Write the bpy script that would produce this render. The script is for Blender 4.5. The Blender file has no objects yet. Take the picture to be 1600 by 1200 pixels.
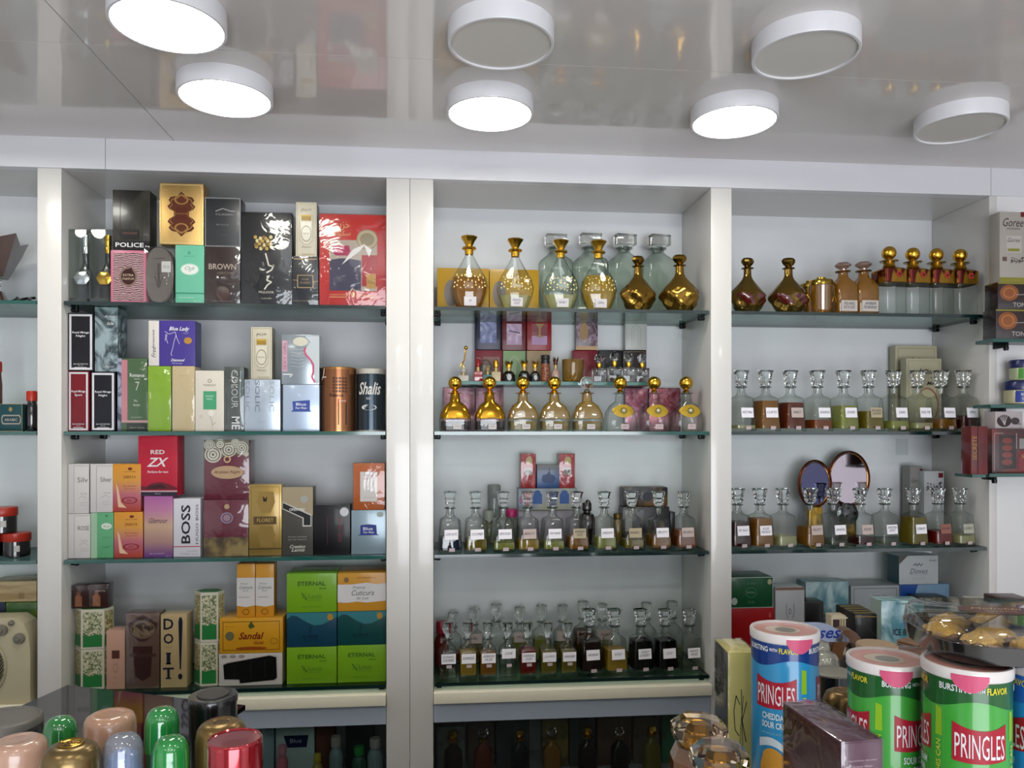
import bpy, bmesh, math, random
from mathutils import Vector, Matrix
random.seed(7)
C = bpy.context.scene.collection
SC = bpy.context.scene
PI = math.pi
# ------------------------------------------------------------------ camera, world, light, exposure
FPX, YAW, HZ, EYE = 1200.0, math.radians(5.2), 676.0, 1.55
SA, CA = math.sin(YAW), math.cos(YAW)
cd = bpy.data.cameras.new('camera'); cam = bpy.data.objects.new('camera', cd); C.objects.link(cam)
cam.location = (0, 0, EYE); cam.rotation_euler = (PI/2, 0, -YAW)
cd.sensor_width = 36; cd.lens = FPX/1600*36; cd.shift_y = (HZ-600)/1600; cd.clip_start = .02
SC.camera = cam
SC.view_settings.view_transform = 'Standard'; SC.view_settings.look = 'None'
SC.view_settings.gamma = 1; SC.view_settings.use_curve_mapping = False
SC.view_settings.exposure = 0.02
SC.cycles.max_bounces = 14; SC.cycles.transparent_max_bounces = 40; SC.cycles.transmission_bounces = 12
SC.cycles.caustics_reflective = False; SC.cycles.caustics_refractive = False
SC.cycles.sample_clamp_indirect = 4.0
w = bpy.data.worlds.new('daylight'); SC.world = w; w.use_nodes = True
w.node_tree.nodes['Background'].inputs[0].default_value = (.80, .88, 1, 1)
w.node_tree.nodes['Background'].inputs[1].default_value = 1.0
def area(name, loc, rot, sx, sy, power, col):
    l = bpy.data.lights.new(name, 'AREA'); l.shape = 'RECTANGLE'; l.size = sx; l.size_y = sy; l.energy = power; l.color = col
    o = bpy.data.objects.new(name, l); C.objects.link(o); o.location = loc; o.rotation_euler = rot; return o
area('shop_front_daylight', (0.5, -2.45, 1.1), (PI/2, 0, 0), 2.4, 1.6, 115, (.89, .935, 1))
LAMP_E = 28.0

def wx(px, Y):
    u = (px-800)/FPX; return Y*(SA+CA*u)/(CA-SA*u)
def dep(px, Y):
    return Y/(CA-SA*(px-800)/FPX)
def wz(px, py, Y):
    return EYE+(HZ-py)/FPX*dep(px, Y)
def lat(l, d):            # lateral / forward distance from the lens -> plan coordinates
    return l*CA+d*SA, d*CA-l*SA
def camp(px, d):
    return lat((px-800)/FPX*d, d)

# ------------------------------------------------------------------ materials
K = 1.0
def lin(h):
    h = h.lstrip('#'); v = [int(h[i:i+2], 16)/255 for i in (0, 2, 4)]
    return [K*(c/12.92 if c <= .04045 else ((c+.055)/1.055)**2.4) for c in v]+[1]
MC = {}
def nodes(m):
    m.use_nodes = True; nt = m.node_tree; return nt, nt.nodes, nt.links
def mat(col, rough=.38, metal=0, coat=0, trans=0, ior=1.45, emit=0, bump=0, bscale=60, var=0, vscale=20, spec=.5):
    k = ('m', col, rough, metal, coat, trans, ior, emit, bump, bscale, var, vscale, spec)
    if k in MC: return MC[k]
    m = bpy.data.materials.new('mat_'+col); nt, N, L = nodes(m); b = N['Principled BSDF']
    b.inputs['Base Color'].default_value = lin(col); b.inputs['Roughness'].default_value = rough
    b.inputs['Metallic'].default_value = metal; b.inputs['Coat Weight'].default_value = coat
    b.inputs['Coat Roughness'].default_value = .06
    b.inputs['Transmission Weight'].default_value = trans; b.inputs['IOR'].default_value = ior
    b.inputs['Specular IOR Level'].default_value = spec
    if emit:
        b.inputs['Emission Color'].default_value = lin(col); b.inputs['Emission Strength'].default_value = emit
    if bump or var:
        tc = N.new('ShaderNodeTexCoord')
    if bump:
        n = N.new('ShaderNodeTexNoise'); n.inputs['Scale'].default_value = bscale; L.new(tc.outputs['Object'], n.inputs['Vector'])
        bp = N.new('ShaderNodeBump'); bp.inputs['Strength'].default_value = bump; bp.inputs['Distance'].default_value = .002
        L.new(n.outputs['Fac'], bp.inputs['Height']); L.new(bp.outputs[0], b.inputs['Normal'])
        if coat: L.new(bp.outputs[0], b.inputs['Coat Normal'])
    if var:
        n = N.new('ShaderNodeTexNoise'); n.inputs['Scale'].default_value = vscale; n.inputs['Detail'].default_value = 5
        L.new(tc.outputs['Object'], n.inputs['Vector'])
        r = N.new('ShaderNodeValToRGB'); c = lin(col)
        r.color_ramp.elements[0].position = .3; r.color_ramp.elements[1].position = .7
        r.color_ramp.elements[0].color = [x*(1-var) for x in c[:3]]+[1]; r.color_ramp.elements[1].color = [min(1, x*(1+var)) for x in c[:3]]+[1]
        L.new(n.outputs['Fac'], r.inputs[0]); L.new(r.outputs[0], b.inputs['Base Color'])
    MC[k] = m; return m
def pattern(a, bcol, scale=30, kind='noise', lo=.45, hi=.55, rough=.35, metal=0, dist=0, coat=.12, cscale=None):
    """two ink colours printed in a noise, wave or cell figure"""
    k = ('p', a, bcol, scale, kind, lo, hi, rough, metal, dist, cscale)
    if k in MC: return MC[k]
    m = bpy.data.materials.new('mat_print'); nt, N, L = nodes(m); b = N['Principled BSDF']
    b.inputs['Roughness'].default_value = rough; b.inputs['Metallic'].default_value = metal; b.inputs['Coat Weight'].default_value = coat
    tc = N.new('ShaderNodeTexCoord'); mp = N.new('ShaderNodeMapping'); L.new(tc.outputs['Object'], mp.inputs[0])
    if cscale: mp.inputs['Scale'].default_value = cscale
    if kind == 'noise':
        t = N.new('ShaderNodeTexNoise'); t.inputs['Scale'].default_value = scale; t.inputs['Detail'].default_value = 4; t.inputs['Distortion'].default_value = dist; out = t.outputs['Fac']
    elif kind == 'wave':
        t = N.new('ShaderNodeTexWave'); t.inputs['Scale'].default_value = scale; t.inputs['Distortion'].default_value = dist; t.bands_direction = 'Z'; out = t.outputs['Fac']
    elif kind == 'wavex':
        t = N.new('ShaderNodeTexWave'); t.inputs['Scale'].default_value = scale; t.inputs['Distortion'].default_value = dist; t.bands_direction = 'DIAGONAL'; out = t.outputs['Fac']
    else:
        t = N.new('ShaderNodeTexVoronoi'); t.feature = 'DISTANCE_TO_EDGE'; t.inputs['Scale'].default_value = scale; out = t.outputs['Distance']
    L.new(mp.outputs[0], t.inputs['Vector'])
    r = N.new('ShaderNodeValToRGB'); r.color_ramp.elements[0].position = lo; r.color_ramp.elements[1].position = hi
    r.color_ramp.elements[0].color = lin(a); r.color_ramp.elements[1].color = lin(bcol)
    L.new(out, r.inputs[0]); L.new(r.outputs[0], b.inputs['Base Color']); MC[k] = m; return m
def gradient(cols, z0, z1, axis=2, rough=.35):
    """inks printed as a blend from z0 to z1 of the object"""
    k = ('g', tuple(cols), z0, z1, axis)
    if k in MC: return MC[k]
    m = bpy.data.materials.new('mat_blend'); nt, N, L = nodes(m); b = N['Principled BSDF']; b.inputs['Roughness'].default_value = rough
    b.inputs['Coat Weight'].default_value = .12; b.inputs['Specular IOR Level'].default_value = .3
    tc = N.new('ShaderNodeTexCoord'); s = N.new('ShaderNodeSeparateXYZ'); L.new(tc.outputs['Object'], s.inputs[0])
    mr = N.new('ShaderNodeMapRange'); mr.inputs[1].default_value = z0; mr.inputs[2].default_value = z1; L.new(s.outputs[axis], mr.inputs[0])
    r = N.new('ShaderNodeValToRGB'); e = r.color_ramp.elements; n = len(cols)
    e[0].color = lin(cols[0]); e[0].position = 0; e[1].color = lin(cols[-1]); e[1].position = 1
    for i in range(1, n-1):
        x = e.new(i/(n-1)); x.color = lin(cols[i])
    L.new(mr.outputs[0], r.inputs[0]); L.new(r.outputs[0], b.inputs['Base Color']); MC[k] = m; return m
def sheer(tint, edge, body=0.0, bodycol=None, refl=.55, rough=.03, base=.04, power=3.0, bump=0):
    global K
    k0, K = K, 1.0
    try: return sheer_(tint, edge, body, bodycol, refl, rough, base, power, bump)
    finally: K = k0
def sheer_(tint, edge, body, bodycol, refl, rough, base, power, bump):
    """clear thin glass: tinted see-through, darker and more mirror-like towards grazing view"""
    k = ('s', tint, edge, body, bodycol, refl, rough, base, power, bump)
    if k in MC: return MC[k]
    m = bpy.data.materials.new('mat_glass'); nt, N, L = nodes(m); N.remove(N['Principled BSDF']); out = N['Material Output']
    lw = N.new('ShaderNodeLayerWeight'); lw.inputs[0].default_value = .5
    pw = N.new('ShaderNodeMath'); pw.operation = 'POWER'; pw.inputs[1].default_value = power; L.new(lw.outputs['Facing'], pw.inputs[0])
    mx = N.new('ShaderNodeMix'); mx.data_type = 'RGBA'; mx.inputs[6].default_value = lin(tint); mx.inputs[7].default_value = lin(edge)
    L.new(pw.outputs[0], mx.inputs[0])
    tr = N.new('ShaderNodeBsdfTransparent'); L.new(mx.outputs[2], tr.inputs[0]); last = tr
    if body:
        d = N.new('ShaderNodeBsdfDiffuse'); d.inputs[0].default_value = lin(bodycol); ms = N.new('ShaderNodeMixShader'); ms.inputs[0].default_value = body
        L.new(tr.outputs[0], ms.inputs[1]); L.new(d.outputs[0], ms.inputs[2]); last = ms
    g = N.new('ShaderNodeBsdfGlossy'); g.inputs['Roughness'].default_value = rough
    if bump:          # creases of loose film
        tc = N.new('ShaderNodeTexCoord'); n = N.new('ShaderNodeTexNoise'); n.inputs['Scale'].default_value = 13; n.inputs['Detail'].default_value = 2; n.inputs['Distortion'].default_value = 2.0
        L.new(tc.outputs['Object'], n.inputs['Vector']); bp = N.new('ShaderNodeBump'); bp.inputs['Strength'].default_value = bump; bp.inputs['Distance'].default_value = .006
        L.new(n.outputs['Fac'], bp.inputs['Height']); L.new(bp.outputs[0], g.inputs['Normal'])
    f = N.new('ShaderNodeMath'); f.operation = 'MULTIPLY_ADD'; f.inputs[1].default_value = refl; f.inputs[2].default_value = base
    L.new(pw.outputs[0], f.inputs[0])
    m2 = N.new('ShaderNodeMixShader'); L.new(f.outputs[0], m2.inputs[0]); L.new(last.outputs[0], m2.inputs[1]); L.new(g.outputs[0], m2.inputs[2])
    L.new(m2.outputs[0], out.inputs[0]); MC[k] = m; return m
GOLD = mat('D9A93C', .16, 1); FOIL = mat('C9A567', .3, 1, bump=.3, bscale=400); SILV = mat('C8CCD2', .22, 1); DGOLD = mat('8A6A2E', .2, 1)
AGOLD = mat('B08A3A', .14, 1)
WHITE = mat('E9E6E2', .32, coat=.3); PAPER = mat('ECE8EC', .7); INK = mat('2A2440', .6); BLACK = mat('0B0B0E', .25, coat=.5)
CLEAR = sheer('F6F8F6', '7D857F'); CRYST = mat('F4F7F5', .02, trans=1, ior=1.5); WRAP = sheer('FDFDFD', 'D8D8D8', refl=.6, rough=.08, base=.05)
SHELFG = sheer('DDEDE9', '9FC4BC', refl=.5, base=.05); EDGEG = mat('0F4A43', .15, coat=1); EDGED = mat('06201F', .15, coat=1)
def M(c, rough=.34, coat=.12):
    if not isinstance(c, str): return c
    return {'G': GOLD, 'S': SILV, 'F': FOIL, 'K': BLACK}.get(c) or mat(c, rough, coat=coat, spec=.3)

# ------------------------------------------------------------------ mesh building
class MB:
    def __init__(s): s.v = []; s.f = []; s.mi = []; s.ms = []
    def add(s, v, f, m):
        if m not in s.ms: s.ms.append(m)
        k = s.ms.index(m); o = len(s.v); s.v += [tuple(p) for p in v]
        for q in f: s.f.append([i+o for i in q]); s.mi.append(k)
        return s
    def obj(s, name, parent=None, smooth=38, loc=None, rot=None):
        me = bpy.data.meshes.new(name); me.from_pydata(s.v, [], s.f); me.validate()
        for m in s.ms: me.materials.append(m)
        if len(me.polygons) == len(s.mi): me.polygons.foreach_set('material_index', s.mi)
        if smooth:
            me.polygons.foreach_set('use_smooth', [True]*len(me.polygons)); me.set_sharp_from_angle(angle=math.radians(smooth))
        o = bpy.data.objects.new(name, me); C.objects.link(o); o.parent = parent
        if loc: o.location = loc
        if rot: o.rotation_euler = rot
        return o
def box_vf(x0, x1, y0, y1, z0, z1, b=0):
    if b <= 0:
        v = [(x, y, z) for x in (x0, x1) for y in (y0, y1) for z in (z0, z1)]
        return v, [(0, 1, 3, 2), (4, 6, 7, 5), (0, 4, 5, 1), (2, 3, 7, 6), (0, 2, 6, 4), (1, 5, 7, 3)]
    bm = bmesh.new(); bmesh.ops.create_cube(bm, size=1)
    for q in bm.verts: q.co = Vector(((x0+x1)/2+q.co.x*(x1-x0), (y0+y1)/2+q.co.y*(y1-y0), (z0+z1)/2+q.co.z*(z1-z0)))
    bmesh.ops.bevel(bm, geom=bm.edges[:], offset=b, segments=2, affect='EDGES', profile=.6)
    bm.verts.index_update(); v = [q.co[:] for q in bm.verts]; f = [[q.index for q in p.verts] for p in bm.faces]; bm.free(); return v, f
def ring_pts(rx, ry, p, n, ph=0):
    out = []
    for i in range(n):
        a = 2*PI*i/n+ph; c, s = math.cos(a), math.sin(a)
        out.append((rx*math.copysign(abs(c)**(2/p), c), ry*math.copysign(abs(s)**(2/p), s)))
    return out
def loft(st, n=24, ph=0, cap=True, c=(0, 0)):
    v = []; f = []
    for s in st:
        rx, ry, z = s[0], s[1], s[2]; p = s[3] if len(s) > 3 else 2
        for x, y in ring_pts(rx, ry, p, n, ph): v.append((c[0]+x, c[1]+y, z))
    for k in range(len(st)-1):
        for i in range(n):
            j = (i+1) % n; f.append((k*n+i, k*n+j, (k+1)*n+j, (k+1)*n+i))
    if cap:
        f.append(list(range(n))[::-1]); f.append([(len(st)-1)*n+i for i in range(n)])
    return v, f
def lathe(pr, n=24, c=(0, 0), ph=0):
    return loft([(r, r, z) for r, z in pr], n, ph, True, c)
def ball(r, c, n=20, m=12, sz=1):
    return loft([(max(r*math.sin(PI*k/m), r*.01), max(r*math.sin(PI*k/m), r*.01), c[2]-r*sz*math.cos(PI*k/m)) for k in range(m+1)], n, 0, True, (c[0], c[1]))
def tube_vf(pts, r, n=8):
    v = []; f = []; P = [Vector(p) for p in pts]; up = Vector((.13, .2, 1)).normalized()
    for i, p in enumerate(P):
        d = (P[min(i+1, len(P)-1)]-P[max(i-1, 0)]).normalized(); a = d.cross(up)
        if a.length < .05: a = d.cross(Vector((1, 0, 0)))
        a.normalize(); b = d.cross(a)
        for k in range(n):
            t = 2*PI*k/n; v.append((p+a*math.cos(t)*r+b*math.sin(t)*r)[:])
    for i in range(len(P)-1):
        for k in range(n):
            j = (k+1) % n; f.append((i*n+k, i*n+j, (i+1)*n+j, (i+1)*n+k))
    f.append(list(range(n))[::-1]); f.append([(len(P)-1)*n+k for k in range(n)]); return v, f
TM = {}
def tmesh(s, style=''):
    """filled outline of a word scaled to a unit box"""
    k = (s, style)
    if k in TM: return TM[k]
    c = bpy.data.curves.new('word', 'FONT'); c.body = s; c.resolution_u = 2
    if 'i' in style: c.shear = .35
    if 'b' in style: c.offset = .018
    o = bpy.data.objects.new('word', c); m = o.to_mesh()
    v = [(q.co.x, q.co.y) for q in m.vertices]; f = [list(p.vertices) for p in m.polygons]
    o.to_mesh_clear(); bpy.data.objects.remove(o); bpy.data.curves.remove(c)
    if not v: TM[k] = ([], []); return TM[k]
    x0 = min(a for a, b in v); x1 = max(a for a, b in v); y0 = min(b for a, b in v); y1 = max(b for a, b in v)
    v = [((a-x0)/(x1-x0), (b-y0)/(y1-y0)) for a, b in v]
    TM[k] = (v, f); return TM[k]

def tag(o, label, cat, group=None, kind=None):
    if label: o['label'] = label
    if cat: o['category'] = cat
    if group: o['group'] = group
    if kind: o['kind'] = kind
    return o
def thing(name, label, cat, loc, rz=0, group=None):
    o = bpy.data.objects.new(name, None); o.empty_display_size = .02; C.objects.link(o); o.location = loc; o.rotation_euler = (0, 0, rz)
    return tag(o, label, cat, group)
def struct(o): o['kind'] = 'structure'; return o
def solid(name, x0, x1, y0, y1, z0, z1, m, parent=None, b=0):
    v, f = box_vf(x0, x1, y0, y1, z0, z1, b); return MB().add(v, f, m).obj(name, parent, 38 if b else 0)

def decorate(root, w, h, yf, dec, map3=None):
    """print on a front face w wide and h tall standing at y=yf: plates of ink, badges, strokes and words"""
    D = MB(); T = MB(); lay = [0]
    def P(u, v, k): 
        x, z, y = (u-.5)*w, v*h, yf-.0003-.00005*k
        return map3(x, y, z) if map3 else (x, y, z)
    for d in dec:
        t = d[0]; lay[0] += 1; k = lay[0]
        if t == 'r': 
            _, a, b, c, e, col = d; D.add([P(a, b, k), P(c, b, k), P(c, e, k), P(a, e, k)], [(0, 1, 2, 3)], M(col))
        elif t == 'e':
            _, a, b, c, e, col = d; D.add([P(a+c*math.cos(2*PI*i/24), b+e*math.sin(2*PI*i/24), k) for i in range(24)], [list(range(24))], M(col))
        elif t == 'o':
            _, a, b, c, e, th, col = d; v = []; n = 28
            for i in range(n): 
                ct, s = math.cos(2*PI*i/n), math.sin(2*PI*i/n); v += [P(a+c*ct, b+e*s, k), P(a+c*(1-th)*ct, b+e*(1-th)*s, k)]
            D.add(v, [(2*i, 2*((i+1) % n), 2*((i+1) % n)+1, 2*i+1) for i in range(n)], M(col))
        elif t == 'b':
            _, ins, th, col = d; a, b = ins, ins+th; r = w/h
            o1 = [(a, a*r), (1-a, a*r), (1-a, 1-a*r), (a, 1-a*r)]; o2 = [(b, b*r), (1-b, b*r), (1-b, 1-b*r), (b, 1-b*r)]
            D.add([P(*q, k) for q in o1+o2], [(i, (i+1) % 4, 4+(i+1) % 4, 4+i) for i in range(4)], M(col))
        elif t == 'p': D.add([P(*q, k) for q in d[1]], [list(range(len(d[1])))], M(d[2]))
        elif t == 'l':
            pts, th, col = d[1:4]; hw = th/2*w
            for (a, b), (c, e) in zip(pts, pts[1:]):
                dx, dz = (c-a)*w, (e-b)*h; L = math.hypot(dx, dz) or 1; nx, nz = -dz/L*hw/w, dx/L*hw/h
                D.add([P(a-nx, b-nz, k), P(c-nx, e-nz, k), P(c+nx, e+nz, k), P(a+nx, b+nz, k)], [(0, 1, 2, 3)], M(col))
        elif t == 't':
            s, uc, vc, tw, th, col = d[1:7]; st = d[7] if len(d) > 7 else ''; v, f = tmesh(s, st)
            if not v: continue
            q = []
            for a, b in v:
                if 'v' in st: uu, vv = uc-tw*(b-.5), vc+th*(a-.5)       # reading upward
                elif 'd' in st: uu, vv = uc+tw*(b-.5), vc-th*(a-.5)     # reading downward
                else: uu, vv = uc+tw*(a-.5), vc+th*(b-.5)
                q.append(P(uu, vv, k+2))
            T.add(q, f, M(col))
    if D.f: D.obj('printed_design', root, 0)
    if T.f: T.obj('lettering', root, 0)
def clampx(a, b):
    for lo, hi in ((-.9395, -.1445), (-.0212, .7155), (.7755, 1.508)):
        if lo-.03 < a < hi and b < hi+.03 and b > lo: return max(a, lo), min(b, hi)
    return a, b
def BX(name, label, cat, x0, x1, yt, zb, m, dec=(), Y=2.03, d=.05, rz=0, group=None, b=.0012, wrap=False, key=None, side=None):
    """a carton: front face between image columns x0..x1 at distance Y, its top at row yt, standing at height zb"""
    X0, X1 = clampx(wx(x0, Y), wx(x1, Y)); h = wz((x0+x1)/2, yt, Y)-zb; w_ = X1-X0
    r = thing(name, label, cat, ((X0+X1)/2, Y+d/2, zb), rz, group)
    v, f = box_vf(-w_/2, w_/2, -d/2, d/2, 0, h, b); MB().add(v, f, M(m)).obj('carton', r)
    if side:
        for sx in (-1, 1):
            s = MB(); x = sx*(w_/2+.0003); s.add([(x, -d/2+b, b), (x, d/2-b, b), (x, d/2-b, h-b), (x, -d/2+b, h-b)], [(0, 1, 2, 3)], M(side)); s.obj('side_print', r, 0)
    decorate(r, w_, h, -d/2, dec)
    if wrap:
        v, f = box_vf(-w_/2-.0012, w_/2+.0012, -d/2-.0016, d/2+.0012, -.0000, h+.0012, .001); MB().add(v, f, WRAPB).obj('clear_wrap', r)
    return zb+h+.0006
WRAPB = sheer('FAFAFA', 'D8D8D8', refl=.5, rough=.07, base=.05, bump=.4)
# ------------------------------------------------------------------ room shell
WALLM = mat('D2D2D4', .35, coat=.2, var=.03, vscale=3); LAMI = mat('C9C6C2', .28, coat=.35); BACKP = mat('D0D2D4', .45, var=.05, vscale=4, spec=.3)
ZC, ZF, YW, YB = EYE+.7325, EYE+.656, 2.0, 2.25
def ceil_mat():
    m = bpy.data.materials.new('mat_ceiling'); nt, N, L = nodes(m); b = N['Principled BSDF']
    b.inputs['Base Color'].default_value = lin('CFC9C6'); b.inputs['Roughness'].default_value = .07; b.inputs['IOR'].default_value = 1.6
    b.inputs['Specular IOR Level'].default_value = .7
    tc = N.new('ShaderNodeTexCoord'); mp = N.new('ShaderNodeMapping'); mp.inputs['Scale'].default_value = (3, 1.2, 1)
    L.new(tc.outputs['Object'], mp.inputs[0]); n = N.new('ShaderNodeTexNoise'); n.inputs['Scale'].default_value = 2.5; n.inputs['Detail'].default_value = 1
    L.new(mp.outputs[0], n.inputs['Vector']); bp = N.new('ShaderNodeBump'); bp.inputs['Strength'].default_value = .35; bp.inputs['Distance'].default_value = .004
    L.new(n.outputs['Fac'], bp.inputs['Height']); L.new(bp.outputs[0], b.inputs['Normal']); return m
CEILM = ceil_mat()
struct(solid('floor', -1.9, 2.5, -2.5, 2.3, -.05, 0, mat('B8B4AE', .35, var=.1)))
struct(solid('wall_left', -1.9, -1.8, -2.5, 2.3, 0, ZC, WALLM)); struct(solid('wall_right', 2.4, 2.5, -2.5, 2.3, 0, ZC, WALLM))
struct(solid('wall_back', -1.8, 2.4, 2.26, 2.3, 0, ZC, WALLM))
struct(solid('wall_front', -1.8, 2.4, -2.55, -2.5, 0, ZC, mat('C4C4C6', .5)))
# the ceiling is made of glossy sheets butted together with thin dark seams
struct(solid('ceiling', -1.9, 2.5, -2.5, 2.3, ZC+.002, ZC+.06, mat('3A3838', .6)))
k = 0
YS = [-2.5, -1.1, .2, 1.515, 2.3]; XS = [-1.9, -.67, 2.5]
for y0, y1 in zip(YS, YS[1:]):
    for x0, x1 in zip(XS, XS[1:]):
        k += 1; struct(solid('ceiling_panel_%d' % k, x0+.0008, x1-.0008, y0+.0008, y1-.0008, ZC, ZC+.0025, CEILM))
# fascia above the shelving
FR = mat('CFCED2', .25, coat=.4)
xs = [-1.8, -.835, 1.512, 2.4]
for i, (a, b) in enumerate(zip(xs, xs[1:])):
    struct(solid('trim_%d' % (i+1), a+.0006, b-.0006, YW-.004, YW+.02, ZF, ZC, FR, b=0))
struct(solid('wall_panel', 1.532, 2.4, YW, YW+.02, 0, ZF, mat('D8D6D6', .3, coat=.3)))
BOT, LED = EYE-.672, EYE-.70
BO = BOT+.0006
CREAM = mat('E3DDC8', .35); FASC = mat('A9B4C2', .25, coat=.4); IN = mat('B0B5B8', .5)
DOORG = sheer('EEF3F3', 'B4C0C4', refl=.5, base=.05)
def bay(label, x0, x1, pl, pr, doors):
    r = thing('shelving_unit', label, 'shelving', ((x0+x1)/2, YW, 0)); cx = (x0+x1)/2
    def S(n, a, b, y0, y1, z0, z1, m, bv=0): return solid(n, a-cx, b-cx, y0-YW, y1-YW, z0, z1, m, r, bv)
    S('back_panel', x0, x1, YB, YB+.008, .05, ZF, BACKP); S('top_panel', x0, x1, YW+.0205, YB, ZF, ZF+.012, LAMI)
    if pl: S('side_panel', x0-pl, x0, YW, YB, 0, ZF, LAMI, .0012)
    if pr: S('side_panel', x1, x1+pr, YW, YB, 0, ZF, LAMI, .0012)
    S('bottom_board', x0+.001, x1-.001, YW-.012, YB-.001, LED, BOT, CREAM, .001)
    S('lower_fascia', x0+.001, x1-.001, YW+.002, YW+.014, EYE-.752, LED, FASC)
    S('lower_shelf', x0+.001, x1-.001, YW+.02, YB-.001, .43, .445, LAMI); S('lower_shelf', x0+.001, x1-.001, YW+.02, YB-.001, .605, .613, IN)
    if doors:
        m = (x0+x1)/2
        S('sliding_door', x0+.002, m+.01, YW+.004, YW+.008, .06, EYE-.752, DOORG); S('sliding_door', m-.01, x1-.002, YW+.010, YW+.014, .06, EYE-.752, DOORG)
bay('white shelving unit cut by the photo edge, holding the wooden burner and fan', -1.8, -.998, 0, 0, 0)
bay('white shelving unit holding stacked perfume and soap cartons', -.941, -.143, .057, .0598, 1)
bay('white shelving unit between wide and narrow pillars, full of gold and crystal decanters', -.0227, .717, .0598, 0, 1)
bay('white shelving unit beside the end panel, mirrors and crystal decanters inside', .774, 1.51, .057, .022, 1)
SZ = [EYE+.328, EYE+.003, EYE-.318, EYE-.651]; S1, S2, S3, S4 = [z+.0005 for z in SZ]
def shelf(label, x0, x1, z, edge, y0=2.006, y1=2.247, group='glass shelves of the shelving', br=True):
    r = thing('glass_shelf', label, 'shelf', ((x0+x1)/2, (y0+y1)/2, z-.009), 0, group); hw = (x1-x0)/2-.003; hd = (y1-y0)/2
    v, f = box_vf(-hw, hw, -hd, hd, 0, .009, 0); mb = MB(); mb.add(v, [f[0], f[1], f[2], f[3]], edge); mb.add(v, [f[4], f[5]], SHELFG); 
    # edges of cut glass are dark, the two large faces see-through
    mb = MB(); mb.add(v, [q for q in f if len({round(v[i][2], 4) for i in q}) > 1], edge); mb.add(v, [q for q in f if len({round(v[i][2], 4) for i in q}) == 1], SHELFG)
    mb.obj('glass_pane', r, 0)
    if br is None:
        for sx in (-1, 1):
            for yy in (-hd+.03, hd-.03): solid('shelf_support', sx*(hw-.012)-.006, sx*(hw-.012)+.006, yy-.006, yy+.006, -.0119, 0, mat('15181A', .3, .6), r)
    elif br:
        for sx in (-1, 1):
            for yy in (-hd+.045, hd-.03):
                b = MB(); x = sx*(hw+.002); v, f = tube_vf([(x, yy, -.006), (x-sx*.016, yy, -.006)], .0055, 10); b.add(v, f, mat('15181A', .3, .6))
                v, f = lathe([(.004, -.012), (.006, -.010), (.006, -.001), (.004, 0)], 10, (x-sx*.012, yy)); b.add(v, f, mat('15181A', .3, .6)); b.obj('shelf_support', r, 38)
    return r
nm = ['topmost', 'second', 'third', 'lowest']
for i, z in enumerate(SZ):
    if i < 3: shelf('%s glass shelf in the unit cut by the photo edge' % nm[i], -1.797, -1.0, z, EDGEG)
    shelf('%s green-edged glass shelf carrying boxed perfumes' % nm[i], -.941, -.143, z, [EDGED, EDGEG, EDGEG, EDGED][i], br=None if i == 3 else True)
    shelf('%s glass shelf between the wide pillar and the narrow pillar' % nm[i], -.0227, .717, z, [EDGED, EDGEG, EDGED, EDGED][i], br=None if i == 3 else True)
    shelf('%s glass shelf between a narrow pillar and the end panel' % nm[i], .774, 1.51, z, EDGED, br=None if i == 3 else True)
SI = wz(860, 597, 2.14)
shelf('small raised glass shelf carrying miniature bottles, behind the gold dome decanters', wx(715, 2.14), wx(1018, 2.14), SI, mat('3D6E68', .15, coat=1), 2.12, 2.247, None, False)
# ------------------------------------------------------------------ ceiling lamps
def lamp(label, x, y, on):
    r = thing('ceiling_lamp', label, 'ceiling light', (x, y, ZC-.034), 0, 'round ceiling lamps')
    R = .096; mb = MB()
    v, f = lathe([(R-.006, .004), (R-.0055, 0), (R-.001, 0), (R, .002), (R, .0338), (R-.02, .034)], 64); f = [q for q in f if len(q) == 4]
    mb.add(v, f, mat('DAD9DC', .35, coat=.2)); mb.obj('housing', r)
    v, f = lathe([(R-.0062, .0045), (R-.0062, .0035), (.001, .0035)], 64)
    m = mat('FFFDF2', .4, emit=LAMP_E) if on else mat('D2CEC8', .35)
    MB().add(v, f, m).obj('diffuser', r)
for x, y, on, lb in [(-.47, 1.372, 1, 'largest lit round ceiling lamp, cut off by the top edge near the wide pillar'), (.106, 1.383, 0, 'unlit round ceiling lamp directly in front of the lit middle one'),
                     (.672, 1.372, 0, 'large unlit round ceiling lamp beside the narrow-pillar bay'), (-.453, 1.66, 1, 'lit round ceiling lamp above the boxed perfumes'),
                     (.105, 1.687, 1, 'lit round ceiling lamp above the teardrop decanters'), (.656, 1.68, 1, 'lit round ceiling lamp above the narrow pillar'),
                     (1.189, 1.669, 0, 'small unlit round ceiling lamp nearest the end panel')]:
    lamp(lb, x, y, on)
lamp('round ceiling lamp outside the frame beyond the burner unit', -1.06, 1.67, 1)
for x in (-1.0, -.2, .6, 1.4):
    for y in (.2, -1.0): lamp('lit round ceiling lamp in the row behind the viewer', x, y, 1)

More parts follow.
